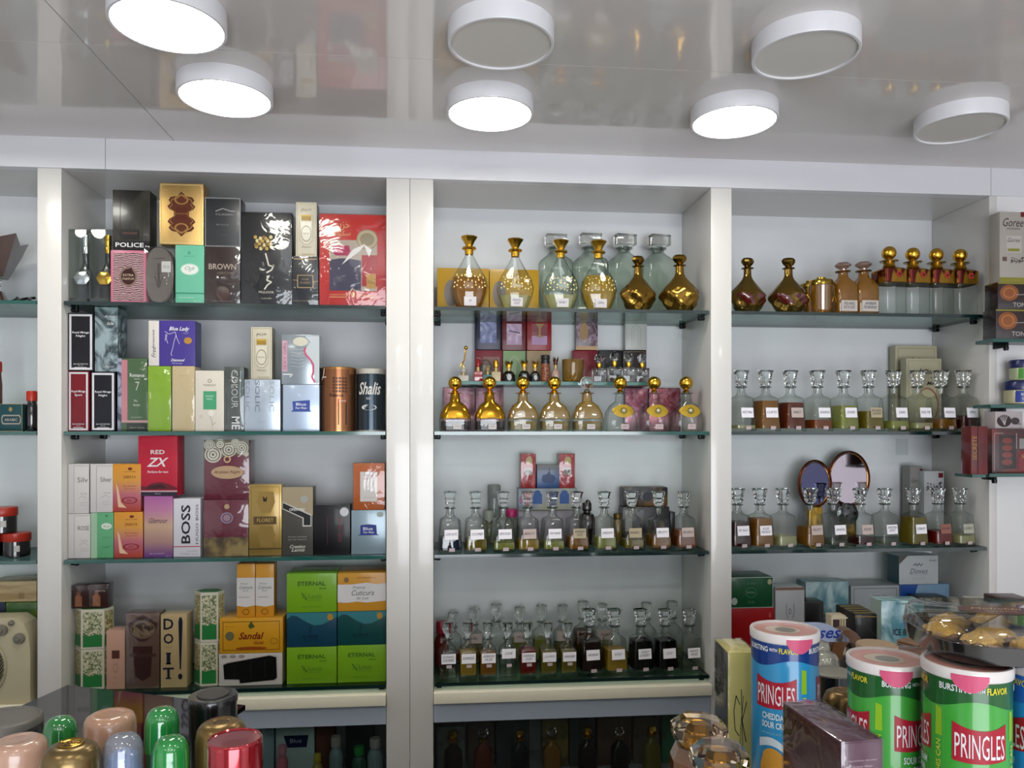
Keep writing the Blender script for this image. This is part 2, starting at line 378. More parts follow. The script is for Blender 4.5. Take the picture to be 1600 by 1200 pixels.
# ------------------------------------------------------------------ unit of boxed perfumes, top shelf
K = .69            # printed inks: the darker tone of card beside the white laminate
def clearbox(label, x0, x1, yt, body, cap, emblem):
    Y = 2.03; X0, X1 = clampx(wx(x0, Y), wx(x1, Y)); h = wz((x0+x1)/2, yt, Y)-S1; w_ = X1-X0; r = thing('boxed_perfume', label, 'perfume', ((X0+X1)/2, Y+.03, S1), 0, 'perfume bottles in clear acrylic cases')
    c = .0065
    MB().add(*box_vf(-w_/2+.002, w_/2-.002, -.026, .026, .003, .012, .001), mat('1B2A26', .2, coat=1)).obj('plinth', r)
    b = MB(); b.add(*loft([(.017, .012, .012, 6), (.017, .012, h*.42, 6), (.011, .009, h*.5, 3), (.0075, .0075, h*.56, 2), (.0075, .0075, h*.7, 2)], 20, c=(c, 0)), body); b.obj('bottle', r)
    b = MB(); b.add(*lathe([(.0085, h*.7), (.0085, h*.78), (.0075, h*.8), (.009, h*.82), (.009, h*.95), (.006, h*.96)], 20, (c, 0)), cap); b.obj('cap', r)
    b = MB(); vv, ff = loft([(.0175, .0155, 0, 2), (.019, .017, .002, 2), (.011, .009, .005, 2)], 18)
    vv = [(x*(1+.09*math.cos(6*math.atan2(z_, x)))+c-.004, -.014-y, z_*(1+.09*math.cos(6*math.atan2(z_, x)))+h*.35) for x, z_, y in vv]
    b.add(vv, [q[::-1] for q in ff], emblem); b.obj('emblem', r)
    MB().add(*box_vf(-w_/2+.001, w_/2-.001, -.029, .029, 0, h, .0008), sheer('F2F6F4', '9AA6A2', refl=.6, base=.05)).obj('clear_case', r)
clearbox('silver bottle with silver emblem in a clear acrylic case, beside the narrow pillar', 100, 137, 358, mat('2A2F36', .2, coat=1), SILV, SILV)
clearbox('black bottle with gold cap and gold emblem in a clear acrylic case', 138, 176, 358, BLACK, GOLD, GOLD)
b1 = BX('perfume_box', 'pink framed box with black and white zebra-like print and round maroon seal', 'perfume box', 173, 228, 391, S1, 'D77C93',
        [('r', .07, .05, .93, .95, pattern('1A0E12', 'D8A9AE', 70, 'wave', .42, .5, dist=6)), ('e', .5, .5, .26, .19, '8A7368'), ('e', .5, .5, .2, .15, '3A1416'), ('p', [(.38, .6), (.6, .68), (.62, .62), (.4, .55)], '3A1416'),
         ('t', 'EXTRA', .5, .53, .3, .045, 'E2C9A8'), ('t', 'PARFUM', .5, .46, .32, .04, 'E2C9A8')], d=.05)
BX('perfume_box', 'tall black box with gunmetal sheen, standing on the pink zebra-print box', 'perfume box', 176, 234, 297, b1, pattern('141311', '4A463A', 9, 'noise', .35, .7, rough=.25, dist=1),
   [('b', .0, .0, 'K'), ('r', .2, .18, .72, .34, '171516'), ('b', .2, .01, '171516'), ('t', 'SHOCK-IN-SCENT', .47, .28, .4, .035, '8E5A4A'), ('r', 0, .0, 1, .15, '0D0C10'), ('t', 'POLICE', .46, .085, .76, .075, 'F2F2F2', 'b')], d=.05)
r = thing('oval_perfume_tin', 'oval grey-brown tin in clear plastic with small white price sticker', 'tin', (wx(251.5, 2.045), 2.05, S1))
h = wz(251, 385, 2.03)-S1; hw = (wx(274, 2.03)-wx(229, 2.03))/2
def oval_plate(hw, h, y0, y1, m, name, par, bev=.003, sc=1):
    st = [(hw*sc-bev, h/2*sc-bev, y0), (hw*sc, h/2*sc, y0+bev), (hw*sc, h/2*sc, y1-bev), (hw*sc-bev, h/2*sc-bev, y1)]
    v, f = loft([(a, b, z, 2.3) for a, b, z in st], 40); v = [(x, z, y+h/2) for x, y, z in v]
    return MB().add(v, [q[::-1] for q in f], m).obj(name, par)
oval_plate(hw, h, -.02, .02, mat('6A625C', .35, coat=.6, var=.12, vscale=30), 'tin_body', r)
b = MB()
for t in (('l', 0),):
    dec = [('l', [(.3, .78), (.72, .8)], .02, '4A423E'), ('r', .46, .28, .54, .7, '4F4844'), ('l', [(.38, .52), (.62, .52)], .02, '4A423E'), ('l', [(.35, .48), (.42, .4), (.46, .3), (.54, .3), (.58, .4), (.66, .48)], .03, '4A423E'), ('r', .6, .55, .92, .74, 'DCDAD6'), ('t', '15.0', .76, .645, .2, .06, '77736F')]
decorate(r, hw*2, h, -.0205, dec)
v, f = box_vf(-hw-.001, hw+.001, -.0225, .022, 0, h+.001, .002); MB().add(v, f, WRAPB).obj('clear_wrap', r)
b2 = BX('perfume_box', 'mint green box with a white oval badge', 'perfume box', 274, 319, 383, S1, '6FBFA0',
        [('e', .5, .59, .33, .1, 'A9D8C4'), ('e', .5, .59, .29, .085, 'ECEDE6'), ('t', 'Club', .5, .61, .34, .06, '3C8A78', 'i'), ('t', '12', .5, .56, .1, .03, '3C8A78', 'i'), ('e', .48, .87, .05, .03, '5AA98B'), ('t', 'ARMAF', .48, .81, .4, .02, '5AA98B'), ('r', 0, .175, 1, .195, '3F8E74'), ('t', 'EAU DE PARFUM', .4, .11, .5, .02, 'D8EEE4'), ('t', '105 ml', .75, .05, .25, .02, 'D8EEE4')])
arab = [(.5, .86), (.58, .79), (.7, .77), (.74, .72), (.7, .67), (.76, .62), (.72, .57), (.64, .54), (.64, .46), (.72, .42), (.76, .37), (.7, .32), (.74, .27), (.68, .22), (.58, .2), (.5, .13)]
arab = [(.5+(a-.5)*1.22, b) for a, b in arab]; arab = arab+[(1-a, b) for a, b in arab[::-1][1:-1]]
BX('perfume_box', 'tall gold glitter box with an ornate brown arabesque medallion', 'perfume box', 249, 318, 286, b2, FOIL,
   [('b', .035, .018, 'E0C58A'), ('p', arab, '5A2A18'), ('p', [(.5+(a-.5)*.86, .5+(b-.5)*.9) for a, b in arab], 'A87E42'), ('p', [(.5+(a-.5)*.8, .5+(b-.5)*.86) for a, b in arab], '5F2C19'),
    ('o', .5, .73, .16, .08, .25, 'A87E42'), ('o', .5, .27, .16, .08, .25, 'A87E42'), ('r', .37, .4, .63, .6, '5A2413'), ('t', 'CHAQUEE', .5, .5, .3, .03, 'A87E42')], d=.045, b=.0018)
b3 = BX('perfume_box', 'dark brown box with silver capitals, between the mint box and the tall black window box', 'perfume box', 320, 375, 386, S1, '33231F',
        [('t', 'BROWN', .5, .66, .78, .1, 'B9A79A', 'b'), ('t', 'ORCHID', .6, .55, .5, .04, '8C7A6E'), ('e', .5, .2, .2, .12, '4A332B'), ('t', 'EAU DE PARFUM', .5, .06, .6, .02, '8C7A6E')], wrap=True)
BX('perfume_box', 'ribbed black box with thin silver border, standing on the dark brown box', 'perfume box', 320, 376, 309, b3, pattern('16171A', '2E3034', 150, 'wave', .4, .6),
   [('b', .0, .03, '8C8C8C'), ('l', [(.3, .72), (.5, .78), (.72, .73), (.85, .73)], .03, '9B9B9B'), ('t', 'CLASSIC', .55, .66, .5, .035, 'A9A9A9'), ('t', 'BLACK', .5, .45, .35, .03, '8A8A8A')], b=.0015)
BX('perfume_gift_box', 'large black wrapped box with arched window onto gold flowers and white Arabic script', 'perfume box', 377, 456, 332, S1, '17181C',
   [('e', .47, .7, .24, .14, '050505'), ('r', .23, .6, .71, .72, '050505')] +
   [('e', .3+.07*(i % 5)+.02*math.sin(i*2), .62+.035*(i//5)+.01*math.cos(i*3), .035, .02, ['C9A24A', 'E8D9A0', '8A6A2E'][i % 3]) for i in range(20)] +
   [('l', [(.48, .56), (.52, .48), (.54, .43), (.62, .42), (.65, .44), (.6, .38), (.5, .35)], .03, 'E6E0D0'), ('l', [(.5, .3), (.56, .32), (.5, .27), (.6, .25), (.52, .22), (.46, .17)], .028, 'E6E0D0'),
    ('e', .22, .36, .16, .16, '0A0A0C'), ('o', .22, .36, .17, .17, .04, '2E3036'), ('t', 'MULOOK', .5, .14, .3, .025, 'D8D2C2'), ('t', 'Lattafa', .5, .075, .2, .02, 'A8A292')], d=.07, wrap=True, b=.002)
b4 = BX('perfume_box', 'small black wrapped box with a square gold frame on its front', 'perfume box', 457, 497, 401, S1, '1C1F27',
        [('b', .0, .0, 'K'), ('l', [(.2, .62), (.8, .62), (.8, .37), (.2, .37), (.2, .62)], .03, 'C0A070'), ('l', [(0, .52), (.2, .52)], .02, 'C0A070'), ('l', [(.8, .5), (1, .5)], .02, 'C0A070'), ('t', 'OUD', .5, .54, .26, .035, 'C0A070'), ('t', 'CLASSIC', .5, .47, .4, .035, 'C0A070'), ('l', [(.05, .95), (.95, .95)], .04, 'C0A070'), ('l', [(0, .1), (1, .1)], .02, '8A7A60')], wrap=True)
def cream_bottle_box(label, x0, x1, yt, zb):
    return BX('perfume_box', label, 'perfume box', x0, x1, yt, zb, 'CFC7B2',
       [('b', .06, .02, 'A89C80'), ('t', '\ufee2\ufef3\ufeae\ufee3', .5, .85, .46, .07, '4A4032'), ('r', .27, .66, .73, .75, 'A8862E'), ('r', .25, .74, .75, .77, 'C9A84A'), ('p', [(.24, .64), (.76, .64), (.72, .34), (.6, .24), (.4, .24), (.28, .34)], 'DED8C6'),
        ('o', .5, .42, .24, .15, .12, '8A7E64'), ('t', 'MARYAM', .5, .42, .3, .03, '6A5E48'), ('l', [(.18, .78), (.18, .3), (.4, .22), (.6, .22), (.82, .3), (.82, .78)], .015, '9A8C6C'), ('t', 'Maryam', .5, .17, .44, .04, '6A5E48', 'i'), ('r', .3, .02, .9, .05, 'B4A98E')], d=.04, side='8E8878')
cream_bottle_box('tall cream box with a gold-capped bottle printed on it, on the small black box', 462, 495, 316, b4)
red = [('e', .3, .8, .0, .0, 'C8102A'), ('t', '\ufee6\ufef3\ufeb0\ufea7', .33, .87, .24, .09, 'E9B878'), ('t', '\ufe94\ufee8\ufef4\ufedc\ufeb3', .34, .79, .24, .07, 'E9B878'), ('r', .15, .17, .86, .72, 'B8A99A'),
       ('p', [(.15, .17), (.62, .17), (.62, .5), (.42, .52), (.3, .52), (.15, .5)], '3A3550'), ('p', [(.2, .66), (.44, .66), (.46, .6), (.42, .55), (.24, .55), (.2, .58)], 'B0285A'),
       ('r', .63, .22, .86, .56, 'A81824'), ('r', .7, .2, .84, .36, 'C09048'), ('t', 'ROSE', .77, .27, .1, .04, '6A4A1E'), ('e', .71, .73, .16, .11, '8E7F5E'), ('o', .71, .73, .15, .1, .3, 'B8AA84'), ('p', [(.33, .45), (.5, .62), (.68, .68), (.6, .6), (.45, .52)], 'F2EEEA'),
       ('p', [(.66, .68), (.78, .62), (.74, .54), (.7, .6)], 'F2EEEA'), ('l', [(.15, .1), (.4, .1), (.44, .16), (.5, .19), (.56, .16), (.6, .1), (.86, .1)], .01, 'E9B878'), ('t', 'KHAZEEN WOMEN', .28, .125, .24, .016, 'E9B878'), ('t', 'PERFUME SPRAY 100ml', .72, .125, .24, .016, 'E9B878'), ('e', .5, .125, .03, .03, 'E9B878')]
BX('perfume_gift_box', 'large red wrapped gift box with a window onto perfume and a red bottle', 'gift box', 499, 604, 335, S1, 'C32A25', red, d=.07, wrap=True, b=.002)

# ------------------------------------------------------------------ second shelf of boxes
def mirage(label, x0, x1, yt, zb, col, line2):
    return BX('perfume_box', label, 'perfume box', x0, x1, yt, zb, col, [('b', .05, .085, 'E8E6EA'), ('t', 'Royal Mirage', .5, .66, .66, .045, 'F0EEF2', 'b'), ('t', line2, .5, .6, .36, .045, 'F0EEF2', 'b'),
              ('t', 'EAU DE PERFUME', .5, .12, .56, .022, 'E8E6EA'), ('t', 'Spray', .5, .09, .2, .018, 'E8E6EA'), ('r', .26, .055, .74, .065, 'E8E6EA')], d=.06)
a = mirage('tall dark red box with white frame at the pillar end of the second shelf', 102, 139, 580, S2, '7C1522', 'Sport')
mirage('black box with white frame, standing on the dark red one', 103, 146, 489, a, '15141C', 'Night')
a = mirage('black box with white frame, standing under the silver marbled box', 142, 180, 581, S2, '14141E', 'Night')
BX('perfume_box', 'silver and slate marbled box, standing on a black white-framed box', 'perfume box', 148, 184, 480, a, pattern('3A4A50', 'A9BCC2', 14, 'noise', .4, .6, dist=3, metal=.3), [('t', 'Amani', .66, .86, .5, .04, 'E8ECEC', 'i'), ('t', 'Isle', .68, .75, .3, .05, 'E8ECEC', 'i'), ('t', 'Limited', .6, .08, .5, .03, 'D8DCDC', 'i')], d=.06)
BX('perfume_box', 'green box with pink stripe and a large numeral seven', 'perfume box', 184, 230, 560, S2, '4A6B42',
   [('r', 0, 0, .13, 1, pattern('2A3050', 'AEB4CC', 12, 'noise', .45, .55, dist=2)), ('r', .13, .15, .33, .98, 'D98C96'), ('r', .13, .12, 1, .15, 'D9A0A4'), ('r', .3, 0, 1, .11, '1E2A1E'), ('t', 'Romance', .66, .77, .5, .05, 'EFEFE6', 'b'),
    ('t', 'Seven', .66, .72, .2, .02, 'EFEFE6'), ('t', '7', .67, .62, .14, .12, 'D8DCC8'), ('t', 'No.', .62, .42, .12, .03, 'EFEFE6'), ('t', 'Parfum', .64, .36, .24, .03, 'EFEFE6', 'i'), ('t', 'EAU DE PARFUM', .64, .19, .36, .018, 'C8CCB8'), ('t', '100 ml  3.4 fl.oz', .66, .05, .5, .018, 'C8CCB8')], wrap=True)
a = BX('perfume_box', 'plain lime green wrapped carton on the second shelf', 'perfume box', 231, 267, 572, S2, '93BE2C', [('t', 'TRENDY GREEN', .55, .85, .5, .015, '7FA81F'), ('l', [(.1, .6), (.12, .5)], .05, 'D8EEA0')], wrap=True)
BX('perfume_box', 'plain beige wrapped carton beside the lime green one', 'perfume box', 269, 304, 572, S2, 'DCC79A', [('t', 'TRENDY GOLD', .55, .85, .5, .015, 'C4AE80')], wrap=True)
BX('cream_spine_box', 'narrow cream box with grey vertical script, on the lime green carton', 'perfume box', 232, 248.5, 501, a, 'E6DFD8', [('t', 'Free', .5, .3, .4, .24, '5A5868', 'iv'), ('t', 'Two luxury hands', .5, .6, .32, .4, '5A5868', 'iv')], d=.05)
BX('perfume_box', 'purple box with drawn white dancing legs and small gold seal', 'perfume box', 248.5, 305, 501, a, '4A3A94',
   [('t', 'Blue Lady', .56, .81, .56, .11, 'F2F0F6', 'bi'), ('l', [(.16, .76), (.28, .7), (.45, .75), (.47, .68), (.42, .55), (.38, .4), (.33, .26), (.36, .22)], .012, 'E4E0F4'), ('l', [(.47, .68), (.5, .6), (.55, .52), (.56, .48)], .012, 'E4E0F4'), ('l', [(.22, .7), (.2, .6), (.24, .5)], .012, 'E4E0F4'), ('l', [(.19, .7), (.17, .55)], .012, 'E4E0F4'),
    ('e', .8, .56, .11, .075, 'B98A3C'), ('t', 'Diamond', .52, .13, .38, .06, 'F2F0F6', 'bi'), ('t', 'Perfume', .5, .06, .28, .03, 'D8D4EC', 'i')], d=.05, side='3A3C78')
BX('perfume_box', 'ivory box with a green square and grey floral sketch', 'perfume box', 305, 350, 579, S2, 'E2DACB',
   [('o', .5, .83, .07, .03, .3, '8A8070'), ('t', 'YARDLEY', .5, .76, .46, .035, '9A907C'), ('r', .28, .36, .74, .66, '4DA678'), ('t', 'ENGLISH', .5, .58, .26, .025, 'DDEFE4'), ('t', 'FRESH', .5, .53, .2, .025, 'DDEFE4'), ('l', [(.5, .25), (.58, .18), (.6, .1), (.72, .15)], .015, '8A948A'), ('l', [(.6, .1), (.6, .02)], .012, 'B4B0A4'), ('e', .56, .3, .1, .05, 'EFEBE0'), ('e', .2, .24, .06, .03, 'D4CCBC')])
BX('perfume_box', 'smoky see-through box with white letters running down its front', 'perfume box', 351, 381, 574, S2, pattern('3A423E', '68706C', 10, 'noise', .3, .7),
   [('t', 'COLOUR', .52, .66, .34, .6, 'C8CCC8', 'd'), ('t', 'ME', .58, .13, .42, .2, 'F2F2F2', 'bd'), ('l', [(.1, .6), (.1, .1)], .03, '2A322E'), ('l', [(.85, .95), (.8, .6), (.88, .1)], .05, '9AB0BC')], wrap=True, d=.045)
a = BX('perfume_box', 'silver box with grey upright lettering, under a tall cream box', 'perfume box', 382, 438, 593, S2, mat('BCC8D6', .25, .4, coat=.4),
       [('t', 'SOLIC', .08, .68, .12, .6, '8C98A6', 'd'), ('t', 'SOLIC', .36, .68, .13, .6, '6E7A8C', 'd'), ('t', 'SOLIC', .76, .68, .13, .6, 'A8B4B4', 'd'), ('t', 'for men', .5, .22, .2, .03, 'C8CCD4')])
cream_bottle_box('tall cream box with a gold-capped bottle printed on it, on the silver box', 392, 425, 511, a)
a = BX('perfume_box', 'pale silver box with small blue top-hat shaped badge on the second shelf', 'perfume box', 442, 499, 601, S2, mat('B6C6DC', .3, .35, coat=.4),
       [('p', [(.26, .64), (.74, .67), (.74, .46), (.78, .42), (.22, .42), (.28, .46)], '3A4FA0'), ('t', 'Blue', .5, .58, .28, .06, 'DCE4F4', 'b'), ('t', 'For Men', .5, .5, .3, .05, 'DCE4F4', 'b'), ('t', 'EAU DE TOILETTE', .5, .04, .3, .015, '8A98A8')])
BX('perfume_box', 'silver box with pink wavy dotted line and curved silhouette', 'perfume box', 440, 499, 523, a, mat('9CA6AE', .22, .5, coat=.5),
   [('p', [(.62, .97), (1, .97), (1, .02), (.88, .02), (.84, .3), (.72, .5), (.6, .65), (.66, .75), (.78, .85)], 'CBD2D6'), ('e', .5, .86, .2, .09, 'D8D4C0'), ('l', [(.64, .75), (.6, .68), (.64, .6), (.76, .5), (.84, .4), (.84, .25), (.8, .15), (.88, .04)], .05, 'D0567C'),
    ('r', .02, .26, .15, .88, 'D8A8B8'), ('t', 'SEXY GIRL', .085, .57, .08, .56, '7A4A60', 'v')] + [('l', [(.25, .72-.07*i), (.45, .7-.07*i), (.6, .72-.07*i)], .012, 'C0C8CC') for i in range(6)] + [('l', [(.04, .2), (.3, .2), (.22, .15)], .03, 'E8ECEC')])
def tin(label, x0, x1, yt, zb, body, rim, dec, rimh=.006, Y=2.06):
    X0, X1 = wx(x0, Y), wx(x1, Y); R = (X1-X0)/2; h = wz((x0+x1)/2, yt, Y)-zb
    r = thing('perfume_tin', label, 'perfume tin', ((X0+X1)/2, Y, zb), math.atan2(-(X0+X1)/2, Y)*0)
    MB().add(*lathe([(R-.001, .0), (R, .001), (R, h-rimh), (R-.002, h-rimh)], 40), body).obj('tin_body', r)
    MB().add(*lathe([(R-.003, h-rimh), (R+.0006, h-rimh), (R+.0006, h-.001), (R-.001, h)], 40), rim).obj('tin_lid', r)
    MB().add(*lathe([(R-.001, -.0), (R+.0006, 0), (R+.0006, .003), (R-.001, .003)], 40), rim).obj('base_rim', r)
    decorate(r, 2*R, h, 0, dec, lambda x, y, z: (math.sin(x/R)*(R-y+.0002)*1.0, -math.cos(x/R)*(R-y+.0002), z))
COP = mat('A8714E', .22, .85)
tin('copper perfume tin with a black label panel and engraved figures', 502, 556, 575, S2, COP, mat('C08A52', .25, .9),
    [('r', .55, .1, .8, .48, '14100E'), ('r', .55, .44, .8, .5, 'A82A1E'), ('t', 'INTENSE', .67, .47, .2, .025, 'F0E0D0')]+[('e', .42+.09*(i % 5), .62+.05*(i//5), .035, .018, '5A3422') for i in range(25)]+[('l', [(.12, .98), (.1, .88), (.0, .8)], .03, 'E8D8C8'), ('l', [(.05, .84), (.2, .84)], .03, 'E8D8C8'), ('t', 'Tobacco', .5, .56, .4, .05, '2A1810', 'b')])
tin('dark blue-grey perfume tin with a silver sparkling lid and white script', 556.5, 602.5, 577, S2, mat('3A464E', .2, .7), mat('C8C4BA', .35, .6, bump=.8, bscale=500),
    [('t', 'Shalis', .5, .68, .8, .2, 'E0DCD4', 'bi'), ('t', 'men', .46, .52, .14, .04, 'C8C8C4'), ('e', .48, .38, .26, .045, 'D8DCDC'), ('t', 'REMY MARQUIS', .48, .38, .36, .03, '5A6468', 'i')], .014)

# ------------------------------------------------------------------ third shelf of boxes
def whitebox(label, x0, x1, yt, zb, big, extra):
    return BX('perfume_box', label, 'perfume box', x0, x1, yt, zb, 'D9D4D2', [('l', [(.28, .02), (.28, .96), (1, .96)], .015, '8C8684'), ('t', big, .7, .68, .5, .1, '77716F')]+extra, side='C8C2C0')
ex = [('t', 'NATURE', .75, .4, .3, .025, 'A8A2A0'), ('l', [(.5, .3), (.7, .36), (.9, .3)], .015, 'A8A2A0'), ('l', [(.55, .22), (.95, .22)], .012, 'A8A2A0'), ('l', [(.55, .17), (.95, .17)], .012, 'A8A2A0')]
a = whitebox('white box with faint grey dotted frame, lowest at the pillar end of the third shelf', 104, 141, 803, S3, 'ROSE', ex)
whitebox('white box with a large grey initial, stacked nearest the narrow pillar', 104, 139, 725, a, 'Silv', ex)
a = BX('perfume_box', 'pale green box with white oval badge, under a white box', 'perfume box', 142, 177, 801, S3, '64AE7C', [('e', .7, .7, .24, .07, 'DDE6DA'), ('t', 'Rose', .7, .7, .3, .04, '5A9A6E', 'i'), ('r', 0, 0, .28, 1, 'A4C8A8'), ('t', 'Leaf', .7, .25, .4, .05, '3F8A58', 'i'), ('e', .7, .93, .06, .025, '3F8A58'), ('t', 'PARFUM', .7, .45, .4, .02, '3F8A58')])
whitebox('white box with grey word on it, standing on the pale green box', 141, 176, 725, a, 'Silver', ex)
def orange(label, x0, x1, yt, zb):
    h = wz(x0, yt, 2.03)-zb
    return BX('perfume_box', label, 'perfume box', x0, x1, yt, zb, gradient(['B8452C', 'C0687A', 'D99A3A', 'DC9428'], 0, h), [('e', .62, .9, .08, .03, '7A2A12'), ('t', 'NATURE', .62, .84, .4, .02, '7A2A12'), ('t', 'SABAYA', .6, .73, .44, .06, '8A4A1E'),
              ('t', 'Eau de Parfum', .62, .54, .46, .025, '7A2A22'), ('t', 'Natural Spray', .62, .48, .4, .02, '7A2A22'), ('o', .6, .24, .28, .07, .2, '8A1E24'), ('t', 'Dar', .6, .24, .2, .05, '8A1E24', 'i'), ('p', [(.12, .6), (.2, .5), (.3, .2), (.5, .08), (.2, .1)], 'E8BE9C')])
a = orange('orange and rose blended box, lower of two, on the third shelf', 178, 223, 800, S3)
orange('orange and rose blended box standing on another alike', 176, 220, 725, a)
a = BX('perfume_box', 'pink to gold blended box with dark script, under the red box', 'perfume box', 225, 270, 775, S3, gradient(['6A3A8C', 'B48A84', 'CBA98C', 'BE7AA0', 'A85AA0'], 0, .16), [('t', 'Glamour', .5, .6, .66, .08, '4A2A3A', 'i'), ('t', 'EAU DE PARFUM', .45, .06, .5, .02, 'D8C0D0'), ('t', '100 ml', .85, .02, .2, .015, 'D8C0D0')])
BX('perfume_box', 'bright red box with large white italic letters, standing askew on the pink box', 'perfume box', 216, 278, 681, a, 'C11D38',
   [('t', 'RED', .5, .73, .36, .07, 'F2E8EA', 'b'), ('t', 'ZX', .5, .56, .56, .15, 'EDE4E8', 'bi'), ('t', 'Perfume for men', .5, .4, .54, .04, 'F2D8DC', 'bi'), ('p', [(0, .1), (0, .18), (.2, .15), (.35, .21), (.6, .23), (.8, .19), (1, .13), (1, .1)], '6A1424'), ('p', [(.2, .11), (.3, .17), (.6, .19), (.75, .13)], '3A0C18'), ('r', 0, .065, 1, .085, 'C8B8C0'), ('r', 0, 0, 1, .06, '241C30'), ('t', '100 ml', .5, .035, .14, .018, 'D8D0DC')], d=.05, rz=-.04)
BX('perfume_box', 'white box with large black upright letters and red line', 'perfume box', 271, 313, 779, S3, 'DAD8E0', [('r', 0, .17, 1, .185, 'B8344A'), ('t', 'BOSS', .46, .56, .34, .66, '15151C', 'bv'), ('t', 'HUGO BOSS', .88, .56, .1, .68, '3A3A44', 'v'), ('t', 'EAU DE TOILETTE', .7, .1, .4, .02, '8A8890'), ('t', '100 ml', .6, .05, .6, .02, '8A8890')])
def rosebox(label, x0, x1, yt, zb, top):
    dec = [('p', [(0, .66), (.3, .7), (.6, .76), (1, .74), (1, 1), (0, 1)], '6E654F')]+[(t, u, v_, q*s, q*.72*s, c) for u, v_, q in [(.2, .76, .19), (.55, .84, .17), (.84, .87, .15), (.12, .92, .12), (.36, .93, .12), (.7, .95, .1), (.94, .77, .06)] for t, s, c in (('e', 1, 'E2DCCE'), ('e', .84, '6A604A'), ('e', .7, 'E2DCCE'), ('e', .48, '7A705A'), ('e', .36, 'E2DCCE'), ('e', .16, '6A604A'))] if top else [('r', 0, 0, 1, .34, pattern('4A341E', 'A08A50', 25, 'noise', .4, .6))]
    dec += [('e', .52, .46, .36, .11, 'B89A78'), ('t', 'Arabian Night', .52, .46, .6, .07, '5A1A28', 'i'), ('o', .52, .68, .08, .06, .4, 'C8A880')] if top else [('o', .52, .68, .14, .1, .25, '9A8AA8'), ('e', .52, .68, .08, .06, 'A88A9A'), ('e', .52, .88, .06, .045, 'C8A880')]
    return BX('perfume_box', label, 'perfume box', x0, x1, yt, zb, '6C1830', dec, wrap=True, d=.06)
a = rosebox('maroon wrapped box with a gold leafy lower edge, under its rose-topped twin', 318, 388, 781, S3, 0)
rosebox('maroon wrapped box with pale carved roses along its top', 319, 389, 688, a, 1)
BX('perfume_box', 'gold box with a dark plaque and an hourglass shape', 'perfume box', 389, 440, 757, S3, mat('A88A45', .3, .55, coat=.4), [('b', .06, .015, '8C7034'), ('p', [(.3, .9), (.75, .9), (.8, .75), (.66, .6), (.38, .6), (.24, .75)], '9A7C3A'), ('p', [(.35, .42), (.7, .42), (.8, .3), (.7, .12), (.36, .12), (.26, .3)], '8C7032'), ('r', .14, .44, .84, .55, '5A4420'), ('t', 'FLORET', .5, .5, .5, .05, 'C8A860'), ('p', [(.42, .84), (.5, .8), (.56, .84), (.54, .76), (.44, .76)], '1A1408'), ('r', 0, .09, 1, .105, '3A2E14')])
BX('perfume_box', 'grey and beige box with a slanting black band and lock', 'perfume box', 441, 489, 761, S3, '4A4842', [('p', [(0, .78), (1, .58), (1, 1), (0, 1)], 'A8987A'), ('p', [(0, .79), (.95, .6), (.95, .42), (.66, .42), (.66, .54), (0, .68)], 'C8C4BC'), ('p', [(.02, .77), (.92, .58), (.92, .44), (.7, .44), (.7, .55), (.02, .69)], '100F10'),
   ('t', 'OPEN FIRE', .48, .67, .5, .04, 'E4E2DC', 'b'), ('e', .72, .82, .13, .055, 'A8A8A4'), ('t', 'POUR HOMME', .5, .27, .6, .02, 'A8A498'), ('t', 'EAU DE TOILETTE', .5, .23, .6, .02, 'A8A498'), ('t', 'Creation', .5, .13, .5, .05, 'D0CCC0', 'bi'), ('t', 'Lamis', .52, .08, .44, .05, 'D0CCC0', 'bi')])
BX('perfume_box', 'low black box with a silver round seal and red print', 'perfume box', 490, 547, 789, S3, '0C0A0E', [('e', .84, .86, .12, .09, 'D4D4D8'), ('l', [(.38, .8), (.38, .2)], .012, '6A2A2E'), ('t', 'STORY FOR HIM', .72, .5, .08, .5, '8A2A30', 'v'), ('t', 'PARFUM', .82, .55, .04, .3, '6A3A40', 'v')])
a = BX('perfume_box', 'square silver-blue box with small dark blue badge, under the orange box', 'perfume box', 549, 603, 797, S3, mat('8FA3AE', .3, .3, coat=.4), [('p', [(.26, .66), (.5, .68), (.72, .66), (.74, .46), (.8, .43), (.18, .43), (.26, .46)], '1E2F86'), ('t', 'Blue', .48, .58, .28, .07, 'D4DCEC', 'b'), ('t', 'For Men', .5, .5, .3, .05, 'D4DCEC', 'b'), ('e', .83, .9, .1, .06, 'A9B4B0')])
BX('perfume_box', 'orange wrapped box with a tall white label, on the silver-blue box', 'perfume box', 552, 601, 724, a, 'C4642A', [('r', .22, .18, .76, .82, 'E2DAD4'), ('t', 'ZM', .49, .71, .3, .1, 'A8402A'), ('t', 'AMBER', .49, .49, .3, .025, 'A89A90'), ('t', 'EAU DE PARFUM', .5, .26, .36, .018, 'A89A90'), ('t', 'zm', .5, .12, .06, .02, 'E2B090')], wrap=True)

